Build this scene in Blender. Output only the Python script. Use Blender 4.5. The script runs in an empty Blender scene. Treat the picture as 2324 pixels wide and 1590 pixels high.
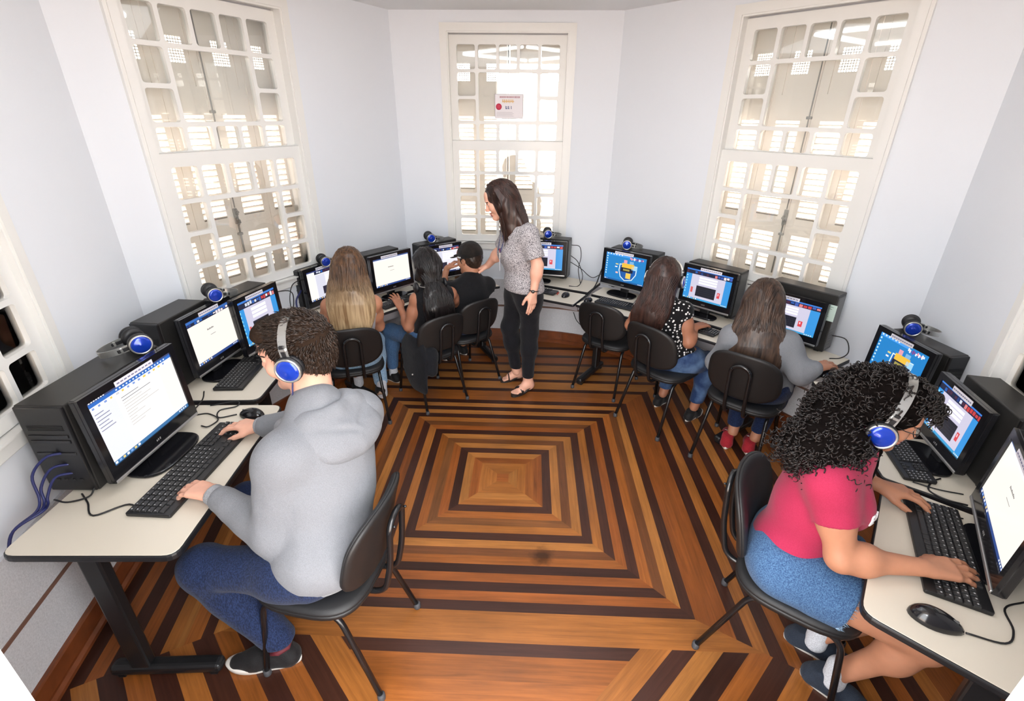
import bpy, bmesh, math, random
import numpy as np
from mathutils import Vector, Matrix
random.seed(7); rng = np.random.default_rng(7)
C = bpy.context.scene.collection
R = math.radians
ZD = 0.70          # desk top height

# ---------------------------------------------------------------- materials
MATS = {}
def mat(name, col, rough=0.5, metal=0.0, bump=0.0, bscale=200.0, var=0.0, vscale=8.0, spec=0.5, emit=0.0, coat=0.0, sheen=0.0, stretch=None):
    if name in MATS: return MATS[name]
    m = bpy.data.materials.new(name); m.use_nodes = True
    nt = m.node_tree; b = nt.nodes['Principled BSDF']
    b.inputs['Base Color'].default_value = (*col, 1)
    b.inputs['Roughness'].default_value = rough
    b.inputs['Metallic'].default_value = metal
    b.inputs['Specular IOR Level'].default_value = spec
    b.inputs['Coat Weight'].default_value = coat
    b.inputs['Sheen Weight'].default_value = sheen
    if emit:
        b.inputs['Emission Color'].default_value = (*col, 1); b.inputs['Emission Strength'].default_value = emit
    tc = nt.nodes.new('ShaderNodeTexCoord')
    src = tc.outputs['Object']
    if stretch:
        mp = nt.nodes.new('ShaderNodeMapping'); mp.inputs['Scale'].default_value = stretch
        nt.links.new(src, mp.inputs['Vector']); src = mp.outputs['Vector']
    if var:
        n = nt.nodes.new('ShaderNodeTexNoise'); n.inputs['Scale'].default_value = vscale; n.inputs['Detail'].default_value = 5
        nt.links.new(src, n.inputs['Vector'])
        rp = nt.nodes.new('ShaderNodeValToRGB')
        rp.color_ramp.elements[0].position = 0.3; rp.color_ramp.elements[1].position = 0.7
        rp.color_ramp.elements[0].color = (*[max(0, c*(1-var)) for c in col], 1)
        rp.color_ramp.elements[1].color = (*[min(1, c*(1+var)) for c in col], 1)
        nt.links.new(n.outputs['Fac'], rp.inputs['Fac']); nt.links.new(rp.outputs['Color'], b.inputs['Base Color'])
    if bump:
        n2 = nt.nodes.new('ShaderNodeTexNoise'); n2.inputs['Scale'].default_value = bscale; n2.inputs['Detail'].default_value = 3
        nt.links.new(src, n2.inputs['Vector'])
        bp = nt.nodes.new('ShaderNodeBump'); bp.inputs['Strength'].default_value = bump; bp.inputs['Distance'].default_value = 0.002
        nt.links.new(n2.outputs['Fac'], bp.inputs['Height']); nt.links.new(bp.outputs['Normal'], b.inputs['Normal'])
    MATS[name] = m
    return m

def srgb(r, g, b):
    f = lambda c: (c/255/12.92) if c/255 <= .04045 else ((c/255+.055)/1.055)**2.4
    return (f(r), f(g), f(b))

def glass_mat():
    m = bpy.data.materials.new('window_glass'); m.use_nodes = True
    nt = m.node_tree; nt.nodes.clear()
    o = nt.nodes.new('ShaderNodeOutputMaterial'); t = nt.nodes.new('ShaderNodeBsdfTransparent'); g = nt.nodes.new('ShaderNodeBsdfGlossy')
    t.inputs['Color'].default_value = (.96, .975, .97, 1); g.inputs['Roughness'].default_value = 0.02
    f = nt.nodes.new('ShaderNodeFresnel'); f.inputs['IOR'].default_value = 1.5
    ml = nt.nodes.new('ShaderNodeMath'); ml.operation = 'MULTIPLY'; ml.inputs[1].default_value = 1.6
    mx = nt.nodes.new('ShaderNodeMixShader')
    nt.links.new(f.outputs[0], ml.inputs[0]); nt.links.new(ml.outputs[0], mx.inputs[0])
    nt.links.new(t.outputs[0], mx.inputs[1]); nt.links.new(g.outputs[0], mx.inputs[2]); nt.links.new(mx.outputs[0], o.inputs[0])
    return m

def attr_mat(name, rough=0.4, emit=False, strength=1.0, spec=0.5):
    m = bpy.data.materials.new(name); m.use_nodes = True
    nt = m.node_tree; b = nt.nodes['Principled BSDF']
    a = nt.nodes.new('ShaderNodeAttribute'); a.attribute_name = 'Col'
    if emit:
        b.inputs['Base Color'].default_value = (.01, .01, .012, 1)
        nt.links.new(a.outputs['Color'], b.inputs['Emission Color']); b.inputs['Emission Strength'].default_value = strength
    else:
        nt.links.new(a.outputs['Color'], b.inputs['Base Color'])
    b.inputs['Roughness'].default_value = rough; b.inputs['Specular IOR Level'].default_value = spec
    MATS[name] = m
    return m

# ---------------------------------------------------------------- mesh builder
class MB:
    def __init__(s): s.v = []; s.f = []; s.c = []; s.mi = []; s.sm = []; s.M = Matrix.Identity(4); s.col = None; s.mat = 0; s.smooth = False
    def add(s, vs, fs, smooth=None):
        n = len(s.v); M = s.M
        s.v += [tuple(M @ Vector(p)) for p in vs]
        sm = s.smooth if smooth is None else smooth
        for f in fs:
            s.f.append([n+i for i in f]); s.c.append(s.col); s.mi.append(s.mat); s.sm.append(sm)
        return s
    def box(s, lo, hi):
        x0, y0, z0 = lo; x1, y1, z1 = hi
        return s.add([(x0,y0,z0),(x1,y0,z0),(x1,y1,z0),(x0,y1,z0),(x0,y0,z1),(x1,y0,z1),(x1,y1,z1),(x0,y1,z1)],
                     [(3,2,1,0),(4,5,6,7),(0,1,5,4),(1,2,6,5),(2,3,7,6),(3,0,4,7)], False)
    def rbox(s, lo, hi, r=0.004, seg=2, taper=0):
        bm = bmesh.new()
        bmesh.ops.create_cube(bm, size=1)
        for v in bm.verts:
            for i in range(3): v.co[i] = lo[i] + (v.co[i]+.5)*(hi[i]-lo[i])
        bmesh.ops.bevel(bm, geom=bm.edges[:], offset=r, segments=seg, profile=.5, affect='EDGES')
        return s.addbm(bm)
    def addbm(s, bm, smooth=None):
        bm.verts.index_update()
        s.add([v.co[:] for v in bm.verts], [[v.index for v in f.verts] for f in bm.faces], smooth)
        bm.free(); return s
    def prism(s, poly, z0, z1, bevel=0.0, seg=2):   # poly ccw in xy
        n = len(poly)
        if bevel <= 0:
            return s.add([(x,y,z0) for x,y in poly]+[(x,y,z1) for x,y in poly],
                  [list(range(n))[::-1], [n+i for i in range(n)]]+[(i,(i+1)%n,n+(i+1)%n,n+i) for i in range(n)], False)
        bm = bmesh.new()
        vs = [bm.verts.new((x,y,z0)) for x,y in poly]; f = bm.faces.new(vs)
        r = bmesh.ops.extrude_face_region(bm, geom=[f])
        for e in r['geom']:
            if isinstance(e, bmesh.types.BMVert): e.co.z = z1
        bmesh.ops.recalc_face_normals(bm, faces=bm.faces[:])
        ed = [e for e in bm.edges if abs(e.verts[0].co.z-e.verts[1].co.z) < 1e-6]
        bmesh.ops.bevel(bm, geom=ed, offset=bevel, segments=seg, profile=.5, affect='EDGES')
        return s.addbm(bm)
    def tube(s, pts, r, n=8, cap=True, smooth=True, flat=None):
        pts = [Vector(p) for p in pts]; m = len(pts)
        rs = r if isinstance(r, (list, tuple)) else [r]*m
        vs = []; fs = []
        t0 = (pts[1]-pts[0]).normalized()
        up = Vector((0,0,1)) if abs(t0.z) < .9 else Vector((1,0,0))
        a = t0.cross(up).normalized()
        for i, p in enumerate(pts):
            t = (pts[min(i+1,m-1)]-pts[max(i-1,0)]).normalized()
            a = (a - t*a.dot(t))
            a = a.normalized() if a.length > 1e-6 else t.orthogonal().normalized()
            b = t.cross(a)
            for k in range(n):
                w = 2*math.pi*k/n; fb = flat if flat else 1
                vs.append(p + (a*math.cos(w) + b*math.sin(w)*fb)*rs[i])
        for i in range(m-1):
            for k in range(n):
                fs.append((i*n+k, i*n+(k+1)%n, (i+1)*n+(k+1)%n, (i+1)*n+k))
        if cap: fs += [list(range(n))[::-1], [(m-1)*n+k for k in range(n)]]
        return s.add([tuple(v) for v in vs], fs, smooth)
    def lathe(s, prof, n=24, axis='z', smooth=True):   # prof [(r,h)]
        vs = []; fs = []; m = len(prof)
        for r, h in prof:
            for k in range(n):
                w = 2*math.pi*k/n; x, y = r*math.cos(w), r*math.sin(w)
                vs.append((x,y,h) if axis=='z' else ((h,x,y) if axis=='x' else (y,h,x)))
        for i in range(m-1):
            for k in range(n): fs.append((i*n+k, i*n+(k+1)%n, (i+1)*n+(k+1)%n, (i+1)*n+k))
        if prof[0][0] > 1e-6: fs.append(list(range(n))[::-1])
        if prof[-1][0] > 1e-6: fs.append([(m-1)*n+k for k in range(n)])
        return s.add(vs, fs, smooth)
    def sphere(s, c, r, sub=3):
        bm = bmesh.new(); bmesh.ops.create_icosphere(bm, subdivisions=sub, radius=1)
        rr = r if isinstance(r, (tuple, list)) else (r, r, r)
        for v in bm.verts: v.co = Vector((c[0]+v.co.x*rr[0], c[1]+v.co.y*rr[1], c[2]+v.co.z*rr[2]))
        return s.addbm(bm, True)
    def build(s, name, mats, parent=None, weld=False):
        me = bpy.data.meshes.new(name); me.from_pydata(s.v, [], s.f)
        for m in (mats if isinstance(mats, (list, tuple)) else [mats]): me.materials.append(m)
        me.polygons.foreach_set('use_smooth', s.sm); me.polygons.foreach_set('material_index', s.mi)
        if any(c is not None for c in s.c):
            ca = me.color_attributes.new('Col', 'FLOAT_COLOR', 'CORNER'); k = 0
            for p, c in zip(me.polygons, s.c):
                for _ in range(p.loop_total): ca.data[k].color = (*(c or (1,1,1)), 1); k += 1
        if weld:
            bm = bmesh.new(); bm.from_mesh(me); bmesh.ops.remove_doubles(bm, verts=bm.verts[:], dist=1e-5); bm.to_mesh(me); bm.free()
        me.update()
        o = bpy.data.objects.new(name, me); C.objects.link(o)
        if parent: o.parent = parent
        return o

def tag(o, label=None, cat=None, group=None, kind=None):
    for k, v in (('label', label), ('category', cat), ('group', group), ('kind', kind)):
        if v: o[k] = v
    return o
def empty(name, loc=(0,0,0), rz=0.0, label=None, cat=None, group=None, kind=None, scale=1.0):
    o = bpy.data.objects.new(name, None); C.objects.link(o)
    o.location = loc; o.rotation_euler = (0,0,rz); o.scale = (scale,)*3; o.empty_display_size = .05
    return tag(o, label, cat, group, kind)
def copy_tree(o, parent=None):
    c = o.copy(); C.objects.link(c)
    if parent: c.parent = parent
    for ch in list(o.children): copy_tree(ch, c)
    return c
def arc_pts(pts, r, n=5):
    """round the inner corners of a polyline with arcs of radius about r"""
    P = [Vector(p) for p in pts]; out = [P[0]]
    for i in range(1, len(P)-1):
        a, b, c = P[i-1], P[i], P[i+1]
        d1 = (a-b); d2 = (c-b); rr = min(r, d1.length*.49, d2.length*.49)
        p0 = b+d1.normalized()*rr; p2 = b+d2.normalized()*rr
        for k in range(n+1):
            t = k/n; out.append((1-t)**2*p0+2*t*(1-t)*b+t*t*p2)
    out.append(P[-1]); return out
def catmull(pts, n=6):
    P = [Vector(p) for p in pts]; P = [P[0]*2-P[1]]+P+[P[-1]*2-P[-2]]; out = []
    for i in range(1, len(P)-2):
        for k in range(n):
            t = k/n; a, b, c, d = P[i-1], P[i], P[i+1], P[i+2]
            out.append(.5*((2*b)+(c-a)*t+(2*a-5*b+4*c-d)*t*t+(3*b-a-3*c+d)*t**3))
    out.append(P[-2]); return out

# ---------------------------------------------------------------- camera, world, render settings
F_PX = 1123.6; W_PX = 2324
def make_camera():
    p, y, r = R(25.62), R(-1.86), R(0.60)
    fw = Vector((math.sin(y)*math.cos(p), math.cos(y)*math.cos(p), -math.sin(p)))
    rt = Vector((math.cos(y), -math.sin(y), 0)); up = rt.cross(fw)
    r2 = rt*math.cos(r)+up*math.sin(r); u2 = -rt*math.sin(r)+up*math.cos(r)
    cd = bpy.data.cameras.new('camera'); cd.sensor_width = 36; cd.lens = F_PX/W_PX*36; cd.clip_start = .02
    co = bpy.data.objects.new('camera', cd); C.objects.link(co)
    M = Matrix((r2, u2, -fw)).transposed().to_4x4(); M.translation = (0,0,2.0); co.matrix_world = M
    bpy.context.scene.camera = co
make_camera()
sc = bpy.context.scene
sc.view_settings.view_transform = 'Standard'; sc.view_settings.look = 'None'; sc.view_settings.gamma = 1
sc.view_settings.use_curve_mapping = False
sc.view_settings.exposure = 0.33
sc.cycles.max_bounces = 8; sc.cycles.diffuse_bounces = 4; sc.cycles.transparent_max_bounces = 12
sc.cycles.use_denoising = True
sc.cycles.sample_clamp_indirect = 6
# ================================================================ the room
WS = 1.04
LFW = (Vector((-1.6887, 2.9977))*WS, R(64.54))
CEW = (Vector((-.195, 4.2889))*WS, R(-.41))
RFW = (Vector((1.5458, 3.2368))*WS, R(-49.3))
def isect(a, b):
    (p, s), (q, t) = a, b
    d = Vector((math.cos(s), math.sin(s))); e = Vector((math.cos(t), math.sin(t)))
    den = d.x*e.y-d.y*e.x; w = q-p
    return p+d*((w.x*e.y-w.y*e.x)/den)
def line2(a, b): a, b = Vector(a), Vector(b); d = b-a; return (a, math.atan2(d.y, d.x))
LEW = line2((-1.77,1.04), (-1.90,1.62))
RIW = line2((2.20,2.68), (1.80,1.22))
ZC = 2+.671*WS
kA = isect(LEW, LFW); kB = isect(LFW, CEW); kC = isect(CEW, RFW); kD = isect(RFW, RIW)
YB = 0.36
BKW = (Vector((0, YB)), 0.0)
kE = isect(RIW, BKW); kF = isect(BKW, LEW)

wall_m = mat('wall_paint', (.775,.81,.86), .75, bump=.06, bscale=60)
white_m = mat('white_gloss_paint', (.80,.80,.775), .32, spec=.5, bump=.03, bscale=40)
plinth_m = mat('rough_plaster', (.62,.62,.64), .9, bump=.9, bscale=90, var=.10, vscale=160)

# window dimensions in the window's own frame (u along the wall, z up, d into the room +)
HW, A2, A3, SW, CI = .505*WS, .240*WS, .391*WS, .449*WS, .466*WS
zz = lambda z: 2+(z-2)*WS
ZT, ZB = zz(2.592), zz(.925)
ZR = [zz(2.4625), zz(2.289), zz(2.106), zz(1.929), zz(1.80)]     # upper sash: top of panes, muntins, bottom of panes
ZL = [zz(1.728), zz(1.553), zz(1.381), zz(1.199), zz(1.045)]     # lower sash
ZS = zz(.992)                                                     # sill top
def frame_of(p, a, flip=1):
    """matrix: local x along wall (left to right seen from inside), local y = into the room, z up"""
    d = Vector((math.cos(a), math.sin(a), 0)); n = Vector((d.y, -d.x, 0))
    return Matrix(((d.x, n.x, 0, p.x), (d.y, n.y, 0, p.y), (0, 0, 1, 0), (0, 0, 0, 1)))

def wall(name, ka, kb, p=None, a=None, hole=True, th=.20):
    d = (kb-ka); L = d.length; ang = math.atan2(d.y, d.x)
    M = frame_of(ka, ang); mb = MB(); mb.M = M
    zc = ZC+.06
    if hole:
        u = (p-ka).dot(d.normalized()); u0, u1 = u-CI-.012, u+CI+.012; z0, z1 = ZB+.02, ZT-.045
        for lo, hi in (((-.05,-th,0),(u0,0,zc)), ((u1,-th,0),(L+.05,0,zc)), ((u0,-th,0),(u1,0,z0)), ((u0,-th,z1),(u1,0,zc))): mb.box(lo, hi)
    else:
        mb.box((-.05,-th,0), (L+.05,0,zc))
    return tag(mb.build(name, wall_m), kind='structure')
cLW = kF+(kA-kF).normalized()*0
# left window centre: its right casing edge stands at the ray measured on the photograph
lwd = (kA-kF).normalized(); lwc = Vector((-1.937,1.786))-lwd*(HW)
rwd = (kE-kD).normalized(); rwc = Vector((2.008,1.978))+rwd*(HW)
wall('wall_left', kF, kA, lwc)
wall('wall_left_front', kA, kB, LFW[0])
wall('wall_front', kB, kC, CEW[0])
wall('wall_right_front', kC, kD, RFW[0])
wall('wall_right', kD, kE, rwc)
mb = MB()
for x0, x1 in ((kF.x-.1, -.645), (.578, kE.x+.1)): mb.box((x0, YB-.26, 0), (x1, YB, ZC+.06))
tag(mb.build('wall_back', wall_m), kind='structure')
mb = MB()
for x in (-.645, .578): mb.box((x-.012, YB-.27, 0), (x+.012, YB+.004, ZC))
tag(mb.build('trim_1', white_m), kind='structure')

room = [kF, kA, kB, kC, kD, kE]
def off_poly(poly, d):
    n = len(poly); out = []
    for i in range(n):
        a, b, c = poly[i-1], poly[i], poly[(i+1)%n]
        e1 = (b-a).normalized(); e2 = (c-b).normalized()
        n1 = Vector((e1.y,-e1.x)); n2 = Vector((e2.y,-e2.x)); h = (n1+n2).normalized(); k = h.dot(n1)
        out.append(b+h*(d/k))
    return out
mb = MB(); big = off_poly(room, -.3)
mb.prism([(v.x,v.y) for v in big][::-1], ZC, ZC+.08)
tag(mb.build('ceiling', mat('ceiling_paint', (.80,.81,.82), .85)), kind='structure')
mb = MB(); mb.box((-.9,-1.3,-.02),(.9,YB-.2,0)); tag(mb.build('floor_hall', mat('hall_boards', srgb(150,90,45), .35, var=.25, vscale=12)), kind='structure')

# ---------------------------------------------------------------- parquet floor, board by board in one mesh
FC = Vector((-.1262, 2.3784)); S0, PW = .0358, .05066
def clip(poly, n, d):                       # keep n.p <= d
    out = []
    for i in range(len(poly)):
        a, b = poly[i-1], poly[i]; fa, fb = n[0]*a[0]+n[1]*a[1]-d, n[0]*b[0]+n[1]*b[1]-d
        if (fa <= 0) != (fb <= 0):
            t = fa/(fa-fb); out.append((a[0]+(b[0]-a[0])*t, a[1]+(b[1]-a[1])*t))
        if fb <= 0: out.append(b)
    return out
boards = []                                 # (poly, grain angle, tone)
LIGHT, BROWN, DARK = 0, 1, 2
E1 = S0+17*PW
dark = {4:DARK, 6:BROWN, 8:DARK, 10:DARK, 12:DARK, 14:DARK, 16:DARK}
boards.append(([(-S0,-S0),(S0,-S0),(S0,S0),(-S0,S0)], 0, LIGHT))
for k in range(17):
    a, b = S0+k*PW, S0+(k+1)*PW; t = dark.get(k, LIGHT)
    boards.append(([(-b,-b),(b,-b),(a,-a),(-a,-a)], 0, BROWN if k == 10 else t))
    boards.append(([(b,b),(-b,b),(-a,a),(a,a)], 0, BROWN if k == 10 else t))
    boards.append(([(b,-b),(b,b),(a,a),(a,-a)], 90, BROWN if k == 14 else t))
    boards.append(([(-b,b),(-b,-b),(-a,-a),(-a,a)], 90, BROWN if k in (6, 14) else t))
def strip(n, d0, d1, clips, ang, tone, hue=0):
    B = 3.2; P = [(-B,-B),(B,-B),(B,B),(-B,B)]
    for nn, d in [(n, d1), ((-n[0],-n[1]), -d0)]+clips: P = clip(P, nn, d) if len(P) > 2 else P
    if len(P) > 2: boards.append((P, ang, tone))
# upper sector
cuts = [E1, 1.04, 1.085, 1.20, 1.245, 1.345, 1.39, 1.50, 1.545, 1.66, 1.71, 1.83, 1.88, 2.4]
for i in range(len(cuts)-1): strip((0,1), cuts[i], cuts[i+1], [((1,-1),0),((-1,-1),0)], 0, DARK if i%2 else LIGHT)
# right sector, boards parallel to the pattern's side
bl = (-.19, -.33); bd = bl[0]*.90+bl[1]*-.90
cuts = [E1, .97, 1.045, 1.10, 1.157, 1.216, 1.272, 1.33, 1.39, 1.45, 1.51, 1.57, 1.63, 1.69, 1.75, 2.6]
for i in range(len(cuts)-1): strip((1,0), cuts[i], cuts[i+1], [((-1,1),0),(bl,bd)], 90, DARK if i in (2,4,6,8,10,12) else LIGHT)
# left sector, boards parallel to the left wall
s_ = .205; nl = (-1, -s_); bl2 = (.19, -.33)
cuts = [E1-.3, 1.04, 1.10, 1.30, 1.385, 1.43, 1.49, 1.52, 1.57, 1.628, 1.686, 1.75, 1.81, 1.87, 2.9]
for i in range(len(cuts)-1):
    strip(nl, cuts[i], cuts[i+1], [((1,0),-E1),((1,1),0),(bl2,bd)], 101, DARK if i in (1,4,8,10,12) else LIGHT)
# lower middle
lim = [((1,-1),1.668),((-1,-1),1.668)]
strip((0,1), -1.04, -E1, [(( -bl[0],-bl[1]),-bd), ((-bl2[0],-bl2[1]),-bd)], 0, LIGHT)
cuts = [1.04, 1.095, 1.195, 1.30, 1.355, 1.45, 1.5, 1.6, 1.65, 1.75, 1.8, 2.0, 2.3]
for i in range(len(cuts)-1): strip((0,-1), cuts[i], cuts[i+1], lim, 0, DARK if i in (0,3,5,7,9) else LIGHT)
# diagonal corners
cuts = [1.668, 1.80, 1.90, 2.01, 2.115, 2.22, 2.33, 2.44, 2.55, 2.66, 2.77, 2.88, 2.99, 3.1, 4.5]
for i in range(len(cuts)-1):
    t = DARK if i%2 else LIGHT
    strip((1,-1), cuts[i], cuts[i+1], [((0,1),-1.04), ((-bl[0],-bl[1]),-bd)], 45, t)
    strip((-1,-1), cuts[i], cuts[i+1], [((0,1),-1.04), ((-bl2[0],-bl2[1]),-bd)], 135, t)
def wood_mat():
    m = bpy.data.materials.new('parquet_wood'); m.use_nodes = True
    nt = m.node_tree; b = nt.nodes['Principled BSDF']; N = nt.nodes.new; Lk = nt.links.new
    uv = N('ShaderNodeUVMap'); at = N('ShaderNodeAttribute'); at.attribute_name = 'Col'
    mp = N('ShaderNodeMapping'); mp.inputs['Scale'].default_value = (3, 70, 1); Lk(uv.outputs['UV'], mp.inputs['Vector'])
    n = N('ShaderNodeTexNoise'); n.inputs['Scale'].default_value = 1; n.inputs['Detail'].default_value = 6; n.inputs['Roughness'].default_value = .65; n.inputs['Distortion'].default_value = .6
    Lk(mp.outputs['Vector'], n.inputs['Vector'])
    mp2 = N('ShaderNodeMapping'); mp2.inputs['Scale'].default_value = (1.2, 3.5, 1); Lk(uv.outputs['UV'], mp2.inputs['Vector'])
    n2 = N('ShaderNodeTexNoise'); n2.inputs['Scale'].default_value = 2.2; n2.inputs['Detail'].default_value = 4; Lk(mp2.outputs['Vector'], n2.inputs['Vector'])
    r1 = N('ShaderNodeMapRange'); r1.inputs['From Min'].default_value = .25; r1.inputs['From Max'].default_value = .75; r1.inputs['To Min'].default_value = .66; r1.inputs['To Max'].default_value = 1.3; Lk(n.outputs['Fac'], r1.inputs['Value'])
    r2 = N('ShaderNodeMapRange'); r2.inputs['From Min'].default_value = .3; r2.inputs['From Max'].default_value = .7; r2.inputs['To Min'].default_value = .80; r2.inputs['To Max'].default_value = 1.2; Lk(n2.outputs['Fac'], r2.inputs['Value'])
    mu = N('ShaderNodeMath'); mu.operation = 'MULTIPLY'; Lk(r1.outputs[0], mu.inputs[0]); Lk(r2.outputs[0], mu.inputs[1])
    vm = N('ShaderNodeVectorMath'); vm.operation = 'SCALE'; Lk(at.outputs['Color'], vm.inputs[0]); Lk(mu.outputs[0], vm.inputs['Scale'])
    # a worn dark stain near the middle of the pattern's lower side
    tc = N('ShaderNodeTexCoord'); ds = N('ShaderNodeVectorMath'); ds.operation = 'DISTANCE'; ds.inputs[1].default_value = (.105, 1.795, 0)
    nz = N('ShaderNodeTexNoise'); nz.inputs['Scale'].default_value = 22; nz.inputs['Detail'].default_value = 4
    Lk(tc.outputs['Object'], nz.inputs['Vector']); Lk(tc.outputs['Object'], ds.inputs[0])
    ad = N('ShaderNodeMath'); ad.operation = 'MULTIPLY_ADD'; ad.inputs[1].default_value = .10; Lk(nz.outputs['Fac'], ad.inputs[0]); Lk(ds.outputs['Value'], ad.inputs[2])
    rs = N('ShaderNodeMapRange'); rs.inputs['From Min'].default_value = .07; rs.inputs['From Max'].default_value = .12; rs.inputs['To Min'].default_value = .32; rs.inputs['To Max'].default_value = 1; Lk(ad.outputs[0], rs.inputs['Value'])
    v2 = N('ShaderNodeVectorMath'); v2.operation = 'SCALE'; Lk(vm.outputs[0], v2.inputs[0]); Lk(rs.outputs[0], v2.inputs['Scale'])
    Lk(v2.outputs[0], b.inputs['Base Color'])
    rr = N('ShaderNodeMapRange'); rr.inputs['To Min'].default_value = .24; rr.inputs['To Max'].default_value = .40; Lk(n2.outputs['Fac'], rr.inputs['Value']); Lk(rr.outputs[0], b.inputs['Roughness'])
    bp = N('ShaderNodeBump'); bp.inputs['Strength'].default_value = .12; bp.inputs['Distance'].default_value = .001; Lk(n.outputs['Fac'], bp.inputs['Height']); Lk(bp.outputs['Normal'], b.inputs['Normal'])
    b.inputs['Specular IOR Level'].default_value = .38
    return m
tones = {LIGHT:[(150,92,42),(142,82,36),(134,74,32),(158,102,50)], BROWN:[(104,62,34),(110,68,36)], DARK:[(60,33,24),(54,30,22),(66,38,28)]}
me_v, me_f, me_c, me_u = [], [], [], []
for P, ang, t in boards:
    # split long boards are kept whole; thin dark joint left between boards
    cx = sum(a for a, b in P)/len(P); cy = sum(b for a, b in P)/len(P)
    base = Vector(srgb(*random.choice(tones[t]))) * random.uniform(.86, 1.14)
    ca, sa = math.cos(R(ang)), math.sin(R(ang)); ou, ov = random.uniform(0, 50), random.uniform(0, 50)
    n0 = len(me_v)
    for a, b in P:
        me_v.append((a+FC.x, b+FC.y, 0)); me_u.append((a*ca+b*sa+ou, -a*sa+b*ca+ov))
    me_f.append(list(range(n0, len(me_v)))); me_c.append(tuple(base))
me = bpy.data.meshes.new('floor'); me.from_pydata(me_v, [], me_f)
me.uv_layers.new(name='UVMap'); me.color_attributes.new('Col', 'FLOAT_COLOR', 'CORNER')
uvl = me.uv_layers['UVMap']; cal = me.color_attributes['Col']
for p, c in zip(me.polygons, me_c):
    for li in p.loop_indices:
        vi = me.loops[li].vertex_index; uvl.data[li].uv = me_u[vi]; cal.data[li].color = (*c, 1)
me.materials.append(wood_mat()); me.update()
bm = bmesh.new(); bm.from_mesh(me); bmesh.ops.recalc_face_normals(bm, faces=bm.faces[:])
for f in bm.faces:
    if f.normal.z < 0: f.normal_flip()
bm.to_mesh(me); bm.free()
fo = bpy.data.objects.new('floor', me); C.objects.link(fo); tag(fo, kind='structure')
mb = MB(); mb.prism([(v.x,v.y) for v in off_poly(room, -.25)][::-1], -.06, -.002); tag(mb.build('floor_base', mat('floor_joint', srgb(40,22,14), .8)), kind='structure')

# ---------------------------------------------------------------- rounded plinth and brown baseboard along the walls
def inset_curve(d, r, n=10):
    P = off_poly(room, d)
    pts = [P[0]]+P[1:5]+[P[5]]
    return [Vector((v.x, v.y)) for v in arc_pts([Vector((v.x,v.y,0)) for v in pts], r, n)]
def ribbon(name, pts, th, z0, z1, m, cap_r=.0):
    mb = MB(); n = len(pts); nor = []
    for i in range(n):
        t = (pts[min(i+1,n-1)]-pts[max(i-1,0)]).normalized(); nor.append(Vector((-t.y, t.x)))
    vs = []
    for p, q in zip(pts, nor):
        o = p+q*th
        vs += [(p.x,p.y,z0),(p.x,p.y,z1-cap_r),(p.x+q.x*cap_r,p.y+q.y*cap_r,z1),(o.x,o.y,z1),(o.x,o.y,z0)]
    fs = []
    for i in range(n-1):
        for k in range(4): fs.append((i*5+k, (i+1)*5+k, (i+1)*5+k+1, i*5+k+1))
    mb.add(vs, fs); return mb.build(name, m)
PLH = .60
pl = inset_curve(.015, .75)
bm_pl = MB(); n = len(pl)
ribbon_o = ribbon('trim_2', pl, .10, 0, PLH, plinth_m); tag(ribbon_o, kind='structure')
bb_m = mat('baseboard_wood', srgb(118,62,32), .35, var=.2, vscale=14)
tag(ribbon('baseboard_front', inset_curve(.035, .75), .022, 0, .105, bb_m, .006), kind='structure')
tag(ribbon('baseboard_foot', inset_curve(.055, .75), .045, 0, .028, bb_m, .012), kind='structure')
tag(ribbon('trim_3', inset_curve(.020, .75), .02, .335, .35, mat('brown_rail', srgb(120,88,74), .6), .0), kind='structure')

# ---------------------------------------------------------------- sash windows with shutters behind
glass_m = glass_mat()
shut_m = mat('shutter_paint', srgb(234,226,218), .55, bump=.05, bscale=60)
iron_m = mat('window_iron', srgb(150,148,145), .45, .3)
def rrect(u0, u1, z0, z1, r, n=4):
    pts = []
    for cx, cy, a0 in ((u1-r, z1-r, 0), (u0+r, z1-r, 90), (u0+r, z0+r, 180), (u1-r, z0+r, 270)):
        for k in range(n+1): a = R(a0+90*k/n); pts.append((cx+r*math.cos(a), cy+r*math.sin(a)))
    return pts
def cell_frame(mb, cell, pane, y0, y1, r=.016):
    """solid filling between a rectangular cell and a rounded pane hole"""
    U0, U1, Z0, Z1 = cell; n = 4; P = rrect(*pane, r, n)
    corners = [(U1,Z1),(U0,Z1),(U0,Z0),(U1,Z0)]
    m = len(P)
    def q(a, b, c=None):
        pass
    for side, yy, rev in ((1, y1, False), (-1, y0, True)):
        for ci in range(4):
            blk = P[ci*(n+1):(ci+1)*(n+1)]; c = corners[ci]
            for k in range(n):
                f = [(c[0],yy,c[1]), (blk[k][0],yy,blk[k][1]), (blk[k+1][0],yy,blk[k+1][1])]
                mb.add(f if not rev else f[::-1], [(0,1,2)], False)
            nx = P[((ci+1)%4)*(n+1)]; c2 = corners[(ci+1)%4]
            f = [(c[0],yy,c[1]), (blk[-1][0],yy,blk[-1][1]), (nx[0],yy,nx[1]), (c2[0],yy,c2[1])]
            mb.add(f if not rev else f[::-1], [(0,1,2,3)], False)
    ch = .006                                                       # small chamfer round the pane, then the reveal
    for i in range(m):
        a, b = P[i], P[(i+1)%m]
        mb.add([(a[0],y1,a[1]),(a[0],y0,a[1]),(b[0],y0,b[1]),(b[0],y1,b[1])], [(0,1,2,3)], False)
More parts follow.
